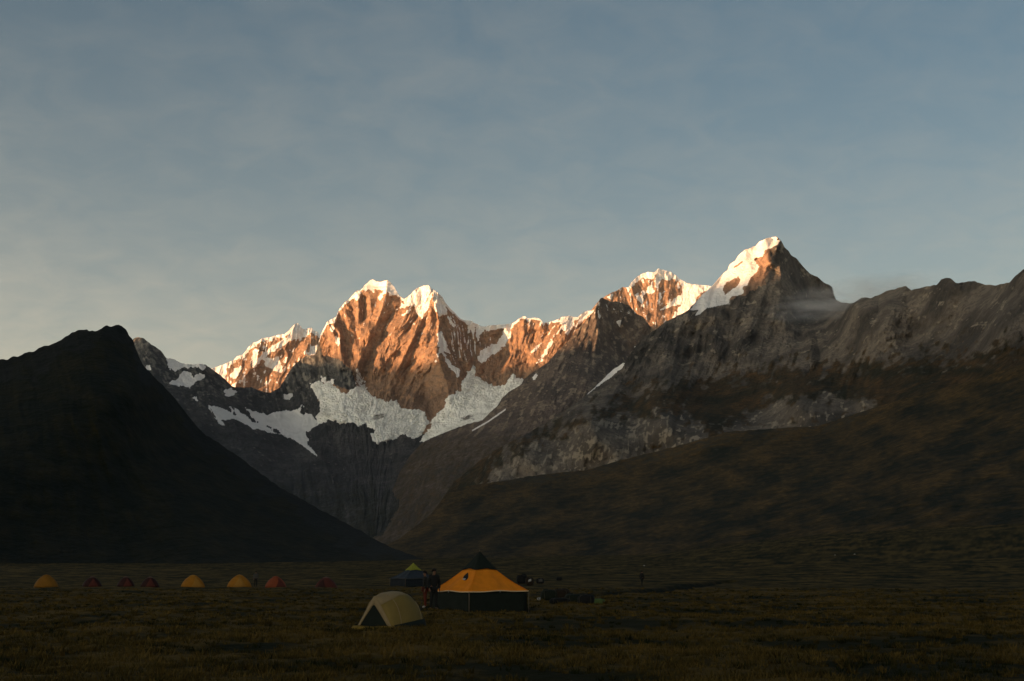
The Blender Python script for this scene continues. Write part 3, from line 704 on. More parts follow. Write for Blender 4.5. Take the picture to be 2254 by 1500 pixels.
I_SNOW = [[(1517, 684), (1541, 653), (1566, 630), (1594, 598), (1605, 580), (1625, 562), (1641, 548), (1671, 532), (1702, 518), (1719, 528), (1713, 538), (1699, 546), (1682, 553), (1679, 567), (1671, 567), (1660, 568), (1665, 581), (1672, 587), (1665, 599), (1651, 613), (1644, 629), (1635, 632), (1637, 647), (1627, 650), (1609, 654), (1604, 661), (1606, 669), (1574, 675), (1554, 680), (1543, 690), (1529, 697), (1537, 682)]]
def i_amp(u, v):
    snow = smooth(-4, 8, poly_sdf(I_SNOW[0], u, v))
    gr = smooth(820, 900, v)
    return 80.0 * (1 - 0.92 * snow) * (1 - 0.5 * gr) * (1 - 0.45 * smooth(700, 640, v))
def i_rel(u, v):
    cl = polymask(CLIFFS, u, v, 10, 5, 371)
    return 1.5 * strokes(i_lines, u, v) + 2.0 * strokes(k_lines, u, v) + 0.6 * i_s1(u, v) + 0.5 * i_s2(u, v) + 6.0 * i_s3(u, v) + i_amp(u, v) * (1 - 0.78 * cl) * crag(u, v, 76.0, 0.3, 1.35, 5, 315, 0.52) + cl * 1.6 * ridged(u / 18, v / 34, 3, 317)
I_HOLE = [(1596, 624), (1624, 609), (1630, 615), (1620, 635), (1596, 648), (1591, 638)]
I_COUL = [[(1366, 799), (1376, 799), (1372, 808), (1345, 831), (1322, 846), (1302, 861), (1294, 868), (1298, 856), (1316, 838), (1342, 816)]]
def i_msk(u, v, vt):
    n = fbm(u / 22, v / 22, 5, 341); nn = fbm(u / 8, v / 8, 3, 343)
    sn = polymask(I_SNOW, u, v, 1.8, 1.8, 345, 7)
    sn = np.minimum(sn, 1 - smooth(-2, 2, poly_sdf(I_HOLE, u, v) + 2.5 * nn))
    strip = poly_sdf([(1612, 590), (1634, 574), (1636, 578), (1616, 592)], u, v)
    sn = np.minimum(sn, 1 - smooth(-1, 2, strip + nn))
    sn = np.maximum(sn, polymask(I_COUL, u, v, 1.5, 1.5, 347, 6))
    cl = polymask(CLIFFS, u, v, 22, 24, 373, 22)
    up = smooth(840, 800, v + 0.10 * (u - 1300) * (u > 1300) * 0 + 25 * n)
    cl = np.maximum(cl, polymask([[(1060, 1075), (1150, 1040), (1300, 1020), (1450, 985), (1560, 950), (1560, 985), (1290, 1080), (1060, 1110)], [(1590, 940), (1800, 930), (1910, 895), (1920, 930), (1800, 975), (1600, 985)]], u, v, 4, 3, 377))
    line = np.interp(u, [985, 1250, 1400, 1500, 1600, 1700, 1850, 2000, 2150, 2254, 2560], [1000, 925, 850, 830, 815, 800, 790, 780, 770, 740, 700])
    gr = smooth(-30, 50, v - line + 38 * n + 12 * i_s1(u, v))
    gr = gr * (1 - cl)
    q = (0.45 * u + v + 46 * fbm(u / 110, v / 110, 3, 351)) / 9.0
    st = perlin(q, u / 160, 353) + 0.5 * perlin(q * 2.3, u / 70, 354)
    pl = np.clip(0.17 + 0.32 * n + 0.16 * nn + 0.26 * st * (1 - cl) + cl * (0.14 + 0.17 * i_s2(u, v) + 0.22 * nn + 0.2 * n), 0, 1)
    pl = np.where(u > 1590, pl - 0.20 * cl, pl)
    tone = np.clip(0.42 + 0.40 * fbm(u / 90, v / 26, 4, 349) + 0.10 * i_s1(u, v), 0, 1)
    return {'snow': sn, 'pale': pl, 'grass': np.clip(gr, 0, 1), 'tone': tone}
summit = sheet('rocky_mountain', I_TOP, I_BOT, I_CT, 2.3, 250, M_RIGHT, i_rel, i_msk, (1.6, 14.0), 5)

summit.data.materials.append(M_PEAK)
split_material(summit, lambda u, v: poly_sdf([(1560, 640), (1600, 560), (1700, 500), (1722, 525), (1722, 590), (1700, 630), (1640, 655), (1580, 670)], u, v) + 6 * fbm(u / 20, v / 20, 3, 381) > 0)  # sunlit side of the arete: evening light put into brighter orange rock
# ---- lower grassy hillside on the right
N_TOP = [(800, 1222), (850, 1201), (880, 1186), (950, 1131), (985, 1083), (1030, 1070), (1100, 1060), (1160, 1050), (1230, 1041), (1290, 1036), (1340, 1021), (1400, 1005), (1450, 993), (1520, 974), (1600, 951), (1700, 944), (1800, 938), (1870, 915), (1950, 890), (2050, 862), (2150, 835), (2254, 800), (2400, 760), (2560, 730), (3000, 690)]
N_BOT = [(800, 1270), (3000, 1270)]
N_CT = [(800, 1222, 1300), (850, 1200, 1500), (985, 1082, 2300), (1100, 1060, 2500), (1290, 1035, 2600), (1450, 993, 2600), (1600, 950, 2500), (1800, 938, 2450), (1900, 905, 2350), (2050, 862, 2100), (2254, 800, 1750), (2560, 730, 1600), (850, 1228, 1050), (1100, 1226, 1000), (1400, 1215, 950), (1600, 1200, 850), (1800, 1188, 740), (2050, 1178, 600), (2254, 1174, 500), (2560, 1174, 420), (1200, 1150, 1500), (1400, 1120, 1550), (1600, 1090, 1450), (1800, 1050, 1350), (2000, 1000, 1250), (2200, 980, 1050), (2400, 960, 950),
        (850, 1270, 950), (1200, 1270, 880), (1600, 1270, 760), (2050, 1270, 520), (2560, 1270, 360), (3000, 1270, 290), (3000, 1174, 340), (3000, 690, 1300), (3000, 960, 760)]
NB = (790, 680, 3010, 1270)
n_dirs = [(950, 1150, -1, 0.6), (1100, 1120, -1, 0.4), (1300, 1100, -1, 0.3), (1500, 1050, -1, 0.32), (1700, 1050, -1, 0.5), (1900, 1000, -1, 0.55), (2100, 950, -1, 0.6), (2200, 1100, -1, 0.4), (1500, 1180, -1, 0.2), (1900, 1150, -1, 0.3)]
n_s1 = Streaks(NB, 3.0, n_dirs, 34.0, 150, 403); n_s2 = Streaks(NB, 3.0, n_dirs, 12.0, 60, 413); n_s3 = Streaks(NB, 3.0, n_dirs, 5.0, 22, 423)
def n_rel(u, v):
    return 15.0 * n_s1(u, v) + 3.0 * n_s2(u, v) + 0.9 * n_s3(u, v) + 9.0 * fbm(u / 120, v / 50, 5, 415, 0.6)
def n_msk(u, v, vt):
    n = fbm(u / 90, v / 40, 5, 441)
    tone = np.clip(0.42 + 0.10 * n_s1(u, v) + 0.04 * n_s2(u, v) + 0.03 * n_s3(u, v) + 0.36 * n + 0.20 * fbm(u / 16, v / 6, 4, 443) + 0.22 * smooth(60, 10, v - vt), 0, 1)
    return {'grass': np.clip(1 - 0.40 * smooth(40, 4, v - vt + 22 * fbm(u / 26, v / 14, 4, 447)) * smooth(1020, 1100, u) * smooth(2000, 1900, u), 0, 1), 'tone': tone, 'pale': np.full(u.shape, 0.3)}
sheet('grassy_hillside', N_TOP, N_BOT, N_CT, 3.0, 190, M_GRASS, n_rel, n_msk, (1.2, 16.0), 6, back=(40, 120, 300), back_slope=0.25)

# ---- dark hill on the left
B_TOP = [(-420, 800), (-300, 770), (-200, 800), (-100, 796), (0, 791), (18, 791), (30, 786), (48, 784), (53, 779), (76, 773), (87, 765), (108, 760), (135, 747), (151, 738), (160, 729), (170, 727), (186, 728), (191, 726), (197, 730), (215, 727), (229, 721), (236, 716), (245, 718), (256, 716), (268, 717), (279, 726), (284, 739), (293, 748), (295, 759), (300, 773), (312, 798), (323, 814), (341, 831), (357, 847), (369, 860), (386, 878), (400, 897), (414, 916), (448, 954), (502, 989), (549, 1024), (618, 1074), (680, 1109), (734, 1138), (800, 1172), (850, 1200), (890, 1217), (930, 1230), (960, 1240)]
B_BOT = [(-420, 1262), (700, 1260), (960, 1258)]
B_CT = [(-420, 800, 1000), (-200, 795, 1050), (0, 790, 1120), (160, 729, 1200), (260, 716, 1260), (295, 758, 1280), (400, 897, 1300), (550, 1024, 1280), (734, 1136, 1180), (850, 1198, 1060), (930, 1228, 950), (960, 1240, 900), (-420, 1240, 420), (0, 1241, 560), (300, 1241, 640), (600, 1241, 700), (850, 1240, 800), (960, 1250, 840), (200, 1000, 850), (450, 1100, 900), (0, 1000, 760), (-300, 1000, 650), (300, 850, 1080), (650, 1170, 920),
        (-420, 1262, 400), (300, 1262, 600), (960, 1258, 830)]
BB = (-430, 700, 970, 1270)
b_dirs = [(0, 900, 0.2, 1), (200, 850, 0.2, 1), (300, 900, 0.5, 1), (450, 1050, 0.8, 0.7), (600, 1120, 0.9, 0.5), (100, 1100, 0.1, 1), (-200, 900, 0.1, 1)]
b_s1 = Streaks(BB, 3.0, b_dirs, 26.0, 90, 503); b_s2 = Streaks(BB, 3.0, b_dirs, 7.0, 24, 513)
def b_rel(u, v):
    return 5.0 * b_s1(u, v) + 1.0 * b_s2(u, v) + 26.0 * crag(u, v, 90.0, -0.2, 1.3, 5, 515)
def b_msk(u, v, vt):
    n = fbm(u / 60, v / 34, 5, 541)
    return {'grass': smooth(10, 60, v - vt + 40 * n), 'tone': np.clip(0.36 + 0.5 * n + 0.10 * b_s2(u, v), 0, 1)}
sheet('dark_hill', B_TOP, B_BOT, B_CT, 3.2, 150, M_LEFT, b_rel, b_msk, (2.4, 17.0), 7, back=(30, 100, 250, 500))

# ---- unseen western ridge across the valley, crest shaped to shade everything low down
q_b = -7000.0
ax = np.array([-SH[0], -SH[1]])                 # the way the light travels
pe = np.array([ax[1], -ax[0]])                  # along the ridge
p = np.linspace(3500, -11500, 360)
alt = np.interp(p, [-11500, -8600, -7950, -7780, -7560, -7450, -7220, -7130, -6700, -6200, -5400, -4800, -4000, 3500], [1180, 1180, 1210, 1310, 1315, 1245, 1298, 1335, 1340, 1350, 1330, 1260, 1225, 1225])
crest = alt + math.tan(SUN_E) * (4000 - q_b) + 22 * fbm(p / 260, p * 0, 4, 601)
prof = [(-1500, 0.05), (-900, 0.35), (-400, 0.72), (0, 1.0), (450, 0.74), (1000, 0.38), (1700, 0.0)]
rows = []
for (dq, h) in prof:
    q = q_b + dq + 60 * perlin(p / 400, p * 0 + dq, 603)
    rows.append(np.c_[ax[0] * q + pe[0] * p, ax[1] * q + pe[1] * p, crest * h * (1 + (0.1 * fbm(p / 500, p * 0 + dq, 3, 605) if h < 1 else 0))])
rows = np.array(rows)
rid = mesh_from('shading_ridge', rows.reshape(-1, 3), grid_faces(len(prof), len(p)), M_RIGHT, {'grass': np.full(len(prof) * len(p), 0.7), 'tone': np.full(len(prof) * len(p), 0.5)})
rid['kind'] = 'structure'

# ------------------------------------------------------------------ the meadow
def gz(x, y):
    """height of the meadow"""
    x = np.asarray(x, float); y = np.asarray(y, float)
    r = np.hypot(x, y)
    far = np.maximum(r - 150.0, 0)
    far = np.where(r > 1500, 1350, far)
    k = np.interp(np.where(y > 0, x / np.maximum(y, 1.0), 0), [-0.4, -0.23, -0.09, 0.023, 0.098, 0.143, 0.218, 0.36, 0.6], [1.0, 0.92, 1.05, 1.26, 1.5, 2.1, 3.2, 4.4, 4.4])
    z = 0.0105 * far * (1 + (k - 1) * smooth(100, 500, r)) * smooth(0, 120, far)
    amp = smooth(6, 20, r) * smooth(500, 120, r)
    return z + amp * (0.13 * fbm(x / 9.0, y / 9.0, 3, 701) + 0.05 * fbm(x / 1.9, y / 1.9, 3, 705))
DITCH = [(1195, 1313), (1240, 1312), (1300, 1310), (1350, 1306), (1420, 1302), (1480, 1296), (1540, 1288), (1600, 1284)]
def flat_at(u, v):
    """ground position seen at u, v on the level part of the meadow"""
    b = (CY - v) / F_PX
    Y = -EYE * (CP - b * SP) / (SP + b * CP)
    return ((u - CX) / F_PX * Y / (CP - b * SP), Y)
def sight_x(u, Y, v=1280.0):
    return (u - CX) / F_PX * Y / (CP - (CY - v) / F_PX * SP)
ditch_xy = np.array([flat_at(*q) for q in DITCH])
def ditch_d(x, y):
    return line_dist(ditch_xy, x, y)[0]
ang = np.radians(np.concatenate([np.arange(-180, -36, 4.0), np.arange(-36, -27, 0.5), np.arange(-27, 27, 0.056), np.arange(27, 36, 0.5), np.arange(36, 181, 4.0)]))
rad = np.concatenate([[0.5, 3, 7], np.geomspace(12, 300, 300), np.geomspace(305, 1500, 50), [2500, 5000, 9000, 14000]])
AN, RA = np.meshgrid(ang, rad)
gx_, gy_ = RA * np.sin(AN), RA * np.cos(AN)
gzz = gz(gx_, gy_)
near = RA < 240
dd = np.full(RA.shape, 99.0); dd[near] = ditch_d(gx_[near], gy_[near])
gzz = gzz - 0.75 * smooth(2.4, 0.9, dd + 0.5 * perlin(gx_ / 2.0, gy_ / 2.0, 707))
tus = np.clip(0.5 + 0.55 * fbm(gx_ / 5.5, gy_ / 5.5, 4, 711) + 0.3 * fbm(gx_ / 1.3, gy_ / 1.3, 2, 713), 0, 1)
gzz = gzz + np.where(RA < 200, 0.10 * (tus - 0.5), 0)
m, nt, bs = new_mat('dry_meadow')
v_ = objco(nt)
na = noise(nt, v_, 0.9, 8, 0.65); nb_ = noise(nt, v_, 0.035, 5, 0.6); nc_ = noise(nt, v_, 5.0, 5, 0.6)
tone = math2(nt, 'ADD', attr(nt, 'tone'), rng_map(nt, na, 0.3, 0.7, -0.3, 0.3))
c = mixc(nt, rng_map(nt, tone, 0.25, 0.8), (0.007, 0.0095, 0.0025), (0.100, 0.064, 0.0160))
c = mixc(nt, rng_map(nt, nb_, 0.45, 0.7, 0, 0.6), c, (0.036, 0.028, 0.008))
c = mixc(nt, rng_map(nt, nc_, 0.4, 0.75, 0, 0.5), c, (0.012, 0.0115, 0.003))
c = mixc(nt, attr(nt, 'peat'), c, (0.008, 0.010, 0.006))
nt.links.new(c, bs.inputs['Base Color'])
bs.inputs['Roughness'].default_value = 1.0
bs.inputs['Specular IOR Level'].default_value = 0.05
bump(nt, bs, math2(nt, 'ADD', na, nc_), 1.0, 0.12)
M_MEADOW = m
mead = mesh_from('meadow', np.stack([gx_, gy_, gzz], -1).reshape(-1, 3), grid_faces(*RA.shape), M_MEADOW, {'tone': tus, 'peat': smooth(3.2, 1.2, dd + 0.8 * perlin(gx_ / 2.0, gy_ / 2.0, 717))})
mead['kind'] = 'structure'
def ground(x, y):
    return float(gz(x, y))

# grass tussocks, thousands of blades
def tussocks():
    n = 42000
    a = np.radians(rng.uniform(-27, 27, n)); r = np.exp(rng.uniform(math.log(17), math.log(140), n))
    x, y = r * np.sin(a), r * np.cos(a)
    pk = fbm(x / 5.5, y / 5.5, 4, 711)
    keep = (pk + 0.5 * rng.standard_normal(n) > -0.25) & (ditch_d(x, y) > 2.0)
    x, y, r, pk = x[keep], y[keep], r[keep], pk[keep]
    n = len(x); nb = 12
    hgt = (0.05 + 0.10 * rng.random(n)) * (0.8 + 0.4 * np.clip(pk, -1, 1)) * np.where(rng.random(n) < 0.12, 1.5, 1.0)
    X = np.repeat(x, nb); Yy = np.repeat(y, nb); Hh = np.repeat(hgt, nb) * rng.uniform(0.6, 1.15, n * nb)
    wd = np.repeat(np.clip(r / 1500, 0.011, 0.05), nb)
    th = rng.uniform(0, 2 * np.pi, n * nb); off = rng.random(n * nb) * 0.13
    bx, by = X + off * np.cos(th), Yy + off * np.sin(th)
    bz = gz(bx, by) - 0.04
    lean = rng.uniform(0.4, 1.5, n * nb) * Hh
    tx, ty = bx + lean * np.cos(th), by + lean * np.sin(th)
    px_, py_ = -np.sin(th) * wd, np.cos(th) * wd
    V = np.empty((n * nb, 3, 3))
    V[:, 0] = np.c_[bx - px_, by - py_, bz]; V[:, 1] = np.c_[bx + px_, by + py_, bz]; V[:, 2] = np.c_[tx, ty, bz + 0.04 + Hh]
    tn = np.repeat(np.clip(0.5 + 0.5 * pk + 0.25 * rng.standard_normal(n), 0, 1), nb * 3)
    m, nt, bs = new_mat('dry_grass_blades')
    c = mixc(nt, attr(nt, 'tone'), (0.010, 0.013, 0.004), (0.098, 0.066, 0.0175))
    nt.links.new(c, bs.inputs['Base Color']); bs.inputs['Roughness'].default_value = 1.0; bs.inputs['Specular IOR Level'].default_value = 0.05
    o = mesh_from('grass', V.reshape(-1, 3), np.arange(n * nb * 3).reshape(-1, 3), m, {'tone': tn}, smooth_shade=False)
    o['kind'] = 'stuff'
tussocks()
# ------------------------------------------------------------------ the camp
def plain(name, col, rough=0.9, var=0.25, scale=6.0, spec=0.15, trans=None, bump_s=0.0):
    m, nt, bs = new_mat(name)
    v = objco(nt)
    n = noise(nt, v, scale, 5, 0.6)
    c = mixc(nt, rng_map(nt, n, 0.3, 0.7, 0, 1), tuple(x * (1 - var) for x in col), tuple(min(1, x * (1 + var)) for x in col))
    nt.links.new(c, bs.inputs['Base Color'])
    bs.inputs['Roughness'].default_value = rough
    bs.inputs['Specular IOR Level'].default_value = spec
    if bump_s:
        bump(nt, bs, n, bump_s, 0.02)
    if trans:                                            # thin cloth lets some of the sky through
        tr = nd(nt, 'ShaderNodeBsdfTranslucent'); mx = nd(nt, 'ShaderNodeMixShader')
        nt.links.new(c, tr.inputs['Color'])
        mx.inputs[0].default_value = trans
        out = nt.nodes['Material Output']
        nt.links.new(bs.outputs[0], mx.inputs[1]); nt.links.new(tr.outputs[0], mx.inputs[2]); nt.links.new(mx.outputs[0], out.inputs['Surface'])
    return m

def thing(name, label, cat, loc, group=None):
    o = bpy.data.objects.new(name, None)
    o.empty_display_size = 0.3
    COL.objects.link(o)
    o.location = loc
    o['label'] = label; o['category'] = cat
    if group: o['group'] = group
    return o

class MB:
    def __init__(self): self.v = []; self.f = []
    def add(self, V, Fs):
        b = len(self.v)
        self.v += [tuple(float(c) for c in p) for p in V]
        self.f += [tuple(b + i for i in q) for q in Fs]
        return self
    def grid(self, P):
        P = np.asarray(P, float); nr, nc = P.shape[:2]
        return self.add(P.reshape(-1, 3), grid_faces(nr, nc).tolist())
    def tube(self, pts, r, k=6):
        pts = [Vector(p) for p in pts]; rings = []
        for i, p in enumerate(pts):
            d = (pts[min(i + 1, len(pts) - 1)] - pts[max(i - 1, 0)]).normalized()
            a = d.orthogonal().normalized(); b = d.cross(a)
            rr = r[i] if isinstance(r, (list, tuple)) else r
            rings.append([p + rr * (math.cos(2 * math.pi * j / k) * a + math.sin(2 * math.pi * j / k) * b) for j in range(k)])
        V = [q for g in rings for q in g]; Fs = []
        for i in range(len(rings) - 1):
            for j in range(k):
                Fs.append((i * k + j, i * k + (j + 1) % k, (i + 1) * k + (j + 1) % k, (i + 1) * k + j))
        Fs.append(tuple(range(k))[::-1]); Fs.append(tuple((len(rings) - 1) * k + j for j in range(k)))
        return self.add(V, Fs)
    def build(self, name, mat, parent=None, smooth_shade=True, thick=0.0):
        me = bpy.data.meshes.new(name)
        me.from_pydata(self.v, [], self.f)
        me.materials.append(mat)
        me.polygons.foreach_set('use_smooth', [smooth_shade] * len(me.polygons))
        me.update()
        o = bpy.data.objects.new(name, me)
        COL.objects.link(o)
        if parent is not None: o.parent = parent
        if thick:
            md = o.modifiers.new('thickness', 'SOLIDIFY'); md.thickness = thick; md.offset = 0
        return o

M = {
    'orange': plain('orange_canvas', (0.72, 0.235, 0.012), 0.85, 0.10, 3.0, trans=0.25, bump_s=0.2),
    'green_dark': plain('dark_green_canvas', (0.008, 0.012, 0.009), 0.9, 0.2, 3.0),
    'pale_trim': plain('pale_webbing', (0.55, 0.42, 0.25), 0.9, 0.1),
    'pole': plain('tent_pole', (0.10, 0.08, 0.05), 0.5, 0.1),
    'mesh': plain('dark_vent_mesh', (0.012, 0.013, 0.014), 0.9, 0.2),
    'white': plain('white_cloth', (0.30, 0.30, 0.28), 0.9, 0.1),
    'blue': plain('dark_blue_canvas', (0.020, 0.027, 0.036), 0.85, 0.2, 3.0),
    'blue_wall': plain('dark_blue_wall', (0.009, 0.013, 0.017), 0.9, 0.2),
    'lime': plain('yellow_green_canvas', (0.22, 0.23, 0.028), 0.85, 0.12, trans=0.2),
    'beige': plain('beige_nylon', (0.185, 0.135, 0.038), 0.7, 0.12, 2.0, trans=0.2, bump_s=0.15),
    'beige_pale': plain('pale_skylit_beige_nylon', (0.25, 0.190, 0.100), 0.7, 0.08, trans=0.2),
    'sill': plain('yellow_groundsheet', (0.17, 0.11, 0.015), 0.8, 0.15),
    'yellow_dim': plain('vignetted_yellow_nylon', (0.19, 0.088, 0.010), 0.75, 0.12, 2.0, trans=0.2),  # darker colour stands in for vignetting at the frame edge
    'yellow': plain('yellow_nylon', (0.29, 0.125, 0.011), 0.75, 0.12, 2.0, trans=0.25),
    'yellow_pale': plain('faded_yellow_nylon', (0.30, 0.15, 0.025), 0.75, 0.1, trans=0.25),
    'red': plain('dark_red_nylon', (0.022, 0.007, 0.005), 0.75, 0.15, 2.0),
    'red_mid': plain('brick_red_nylon', (0.055, 0.014, 0.009), 0.75, 0.15, 2.0),
    'red_orange': plain('orange_red_nylon', (0.15, 0.036, 0.012), 0.75, 0.12, 2.0),
    'vent_pale': plain('pale_vent_cloth', (0.10, 0.06, 0.045), 0.9, 0.1),
    'skin': plain('skin', (0.12, 0.065, 0.04), 0.6, 0.08),
    'black': plain('black_cloth', (0.010, 0.011, 0.011), 0.95, 0.2),
    'dark': plain('charcoal_cloth', (0.012, 0.013, 0.012), 0.95, 0.2),
    'grey': plain('grey_cloth', (0.050, 0.050, 0.047), 0.95, 0.15),
    'red_cloth': plain('dark_red_cloth', (0.075, 0.018, 0.010), 0.95, 0.15),
    'hair': plain('dark_hair', (0.010, 0.008, 0.007), 0.8, 0.2),
    'boot': plain('dark_boot', (0.02, 0.016, 0.012), 0.7, 0.2),
    'white_shoe': plain('white_shoe', (0.22, 0.21, 0.18), 0.7, 0.1),
    'bag': plain('dark_green_bag_cloth', (0.007, 0.011, 0.007), 0.85, 0.25),
    'bag_b': plain('black_bag_cloth', (0.006, 0.007, 0.007), 0.85, 0.25),
    'bag_c': plain('dark_brown_bag_cloth', (0.014, 0.010, 0.006), 0.85, 0.25),
    'green_bag': plain('green_bag_cloth', (0.055, 0.085, 0.026), 0.85, 0.15),
    'strap': plain('dark_strap', (0.03, 0.028, 0.02), 0.85, 0.2),
    'stone': plain('pale_stone', (0.36, 0.32, 0.27), 0.9, 0.2),
}

def lerp(a, b, t):
    return np.asarray(a, float) + (np.asarray(b, float) - np.asarray(a, float)) * t

def mess_tent(name, label, cat_loc, near, left, right, z_eave, z_ring, z_top, ring, mats, vent=None, trim='pale_trim', tabs=()):
    """square pole tent: near / left / right corners on the ground, concave roof in two pitches"""
    near, left, right = (np.array(p, float) for p in (near, left, right))
    back = left + right - near
    c = (near + back) / 2
    g0 = min(ground(*p) for p in (near, left, right, c)) - 0.02
    root = thing(name, label, 'tent', (c[0], c[1], g0))
    rel = lambda p, z: np.array([p[0] - c[0], p[1] - c[1], z])
    corners = [near, right, back, left]
    tilt = 0.05
    apex = np.array([0.0, 0.0, z_top])
    E = [rel(p, z_eave + dz) for p, dz in zip(corners, (0, 0.02, 0.0, 0.0))]
    R = [rel(c + (p - c) * ring, z_ring) for p in corners]
    def roof(i, s, t, off=0.0):
        e = lerp(E[i], E[(i + 1) % 4], s); r = lerp(R[i], R[(i + 1) % 4], s)
        p = lerp(e, r, t)
        out = (E[i] + E[(i + 1) % 4]) / 2; out = np.array([out[0], out[1], 0]); out /= np.linalg.norm(out)
        n = np.array([out[0] * (z_ring - z_eave), out[1] * (z_ring - z_eave), np.linalg.norm((E[i] + E[(i + 1) % 4])[:2] / 2) * (1 - ring)]); n /= np.linalg.norm(n)
        sag = -0.055 * math.sin(math.pi * t) * (0.5 + 0.5 * abs(2 * s - 1)) + 0.045 * math.sin(math.pi * s) ** 6 * (1 - t * 0.6) - 0.045 * math.sin(2 * math.pi * s) ** 2 * math.sin(math.pi * min(1, t * 0.9 + 0.1))
        wr = 0.006 * math.sin(9 * s + 5 * t + i) * math.sin(math.pi * t)
        return p + n * (sag + wr + off)
    for i in range(4):
        P = [[roof(i, s, t) for s in np.linspace(0, 1, 17)] for t in np.linspace(0, 1, 11)]
        MB().grid(P).build('roof_panel', mats['roof'], root, True, 0.006)
        # wall below, set a little inside the eave
        a, b = corners[i], corners[(i + 1) % 4]
        Q = []
        for z in np.linspace(0, 1, 5):
            row = []
            for s in np.linspace(0, 1, 13):
                q = c + (lerp(a, b, s) - c) * (0.965 - 0.01 * z)
                w = 0.025 * math.sin(s * 17 + i) * (1 - z)
                row.append(rel(q * (1) + (q - c) * w, -0.05 + z * (z_eave + 0.03)))
            Q.append(row)
        MB().grid(Q).build('wall', mats['wall'], root, True, 0.005)
        # webbing along the eave
        P = [roof(i, s, 0.0) for s in np.linspace(0, 1, 17)]
        MB().grid([[p + np.array([0, 0, 0.012]) for p in P], [p - np.array([0, 0, 0.03]) for p in P]]).build('eave_trim', M[trim], root, True, 0.008)
        p0 = rel(c + (corners[i] - c) * 0.995, -0.05)
        MB().tube([p0, E[i] - np.array([0, 0, 0.02])], 0.016, 6).build('corner_pole', M['pole'], root)
        for tb in tabs:
            q = roof(i, tb, 0.0)
            MB().tube([q + np.array([0, 0, 0.01]), q * np.array([1.02, 1.02, 1]) - np.array([0, 0, 0.07])], 0.022, 5).build('guy_tab', M['white'], root)
    # peak cap overlapping the panels, lower edge scalloped
    rows = []
    for t in np.linspace(0, 1, 8):
        row = []
        for i in range(4):
            for s in np.linspace(0, 1, 10)[:-1]:
                e = roof(i, s, 1.0 - 0.07 * (0.35 + 0.65 * abs(2 * s - 1) ** 1.5), 0.035)
                bow = 1 - 0.05 * math.sin(math.pi * t) * smooth(0.15, 0.5, t)
                p = lerp(e, apex + np.array([0, 0, 0.01]), t)
                p[:2] *= bow
                row.append(p)
        row.append(row[0])
        rows.append(row)
    MB().grid(rows).build('peak_cap', mats['cap'], root, True, 0.006)
    MB().tube([apex - np.array([0, 0, 0.1]), apex + np.array([0, 0, 0.06])], 0.02, 6).build('pole_tip', M['pole'], root)
    if vent:
        i, s0, t0, ws, wt = vent
        outl = []
        for k in range(18):
            a = 2 * math.pi * k / 18
            rr = 1.0 - 0.45 * max(0, math.sin(a))
            outl.append((s0 + ws * rr * math.cos(a) - 0.35 * ws * math.sin(a), t0 + wt * math.sin(a)))
        V = [roof(i, s0, t0, 0.02)] + [roof(i, s, t, 0.02) for s, t in outl]
        MB().add(V, [(0, 1 + k, 1 + (k + 1) % 18) for k in range(18)]).build('vent', M['mesh'], root, False, 0.008)
        lo = [roof(i, s, t, 0.035) for s, t in ((s0 - ws * 0.5, t0 - wt * 0.95), (s0 + ws * 0.5, t0 - wt * 0.95), (s0 + ws * 0.6, t0 - wt * 0.55), (s0 - ws * 0.4, t0 - wt * 0.55))]
        MB().add(lo, [(0, 1, 2, 3)]).build('vent_flap', M['white'], root, False, 0.008)
    return root

mess_tent('mess_tent', 'large orange pole tent with black peak cap and dark green walls', None,
          (-1.81, 60.9), (-3.57, 63.4), (0.73, 62.6), 0.92, 1.88, 2.64, 0.31,
          {'roof': M['orange'], 'cap': M['green_dark'], 'wall': M['green_dark']}, vent=(3, 0.62, 0.66, 0.085, 0.15), tabs=(0.5,))
mess_tent('mess_tent', 'dark blue pole tent with yellow green peak, behind the beige dome tent', None,
          (-11.7, 158.0), (-13.75, 161.7), (-8.3, 160.1), 0.92, 1.86, 2.64, 0.30,
          {'roof': M['blue'], 'cap': M['lime'], 'wall': M['blue_wall']}, trim='grey', tabs=())

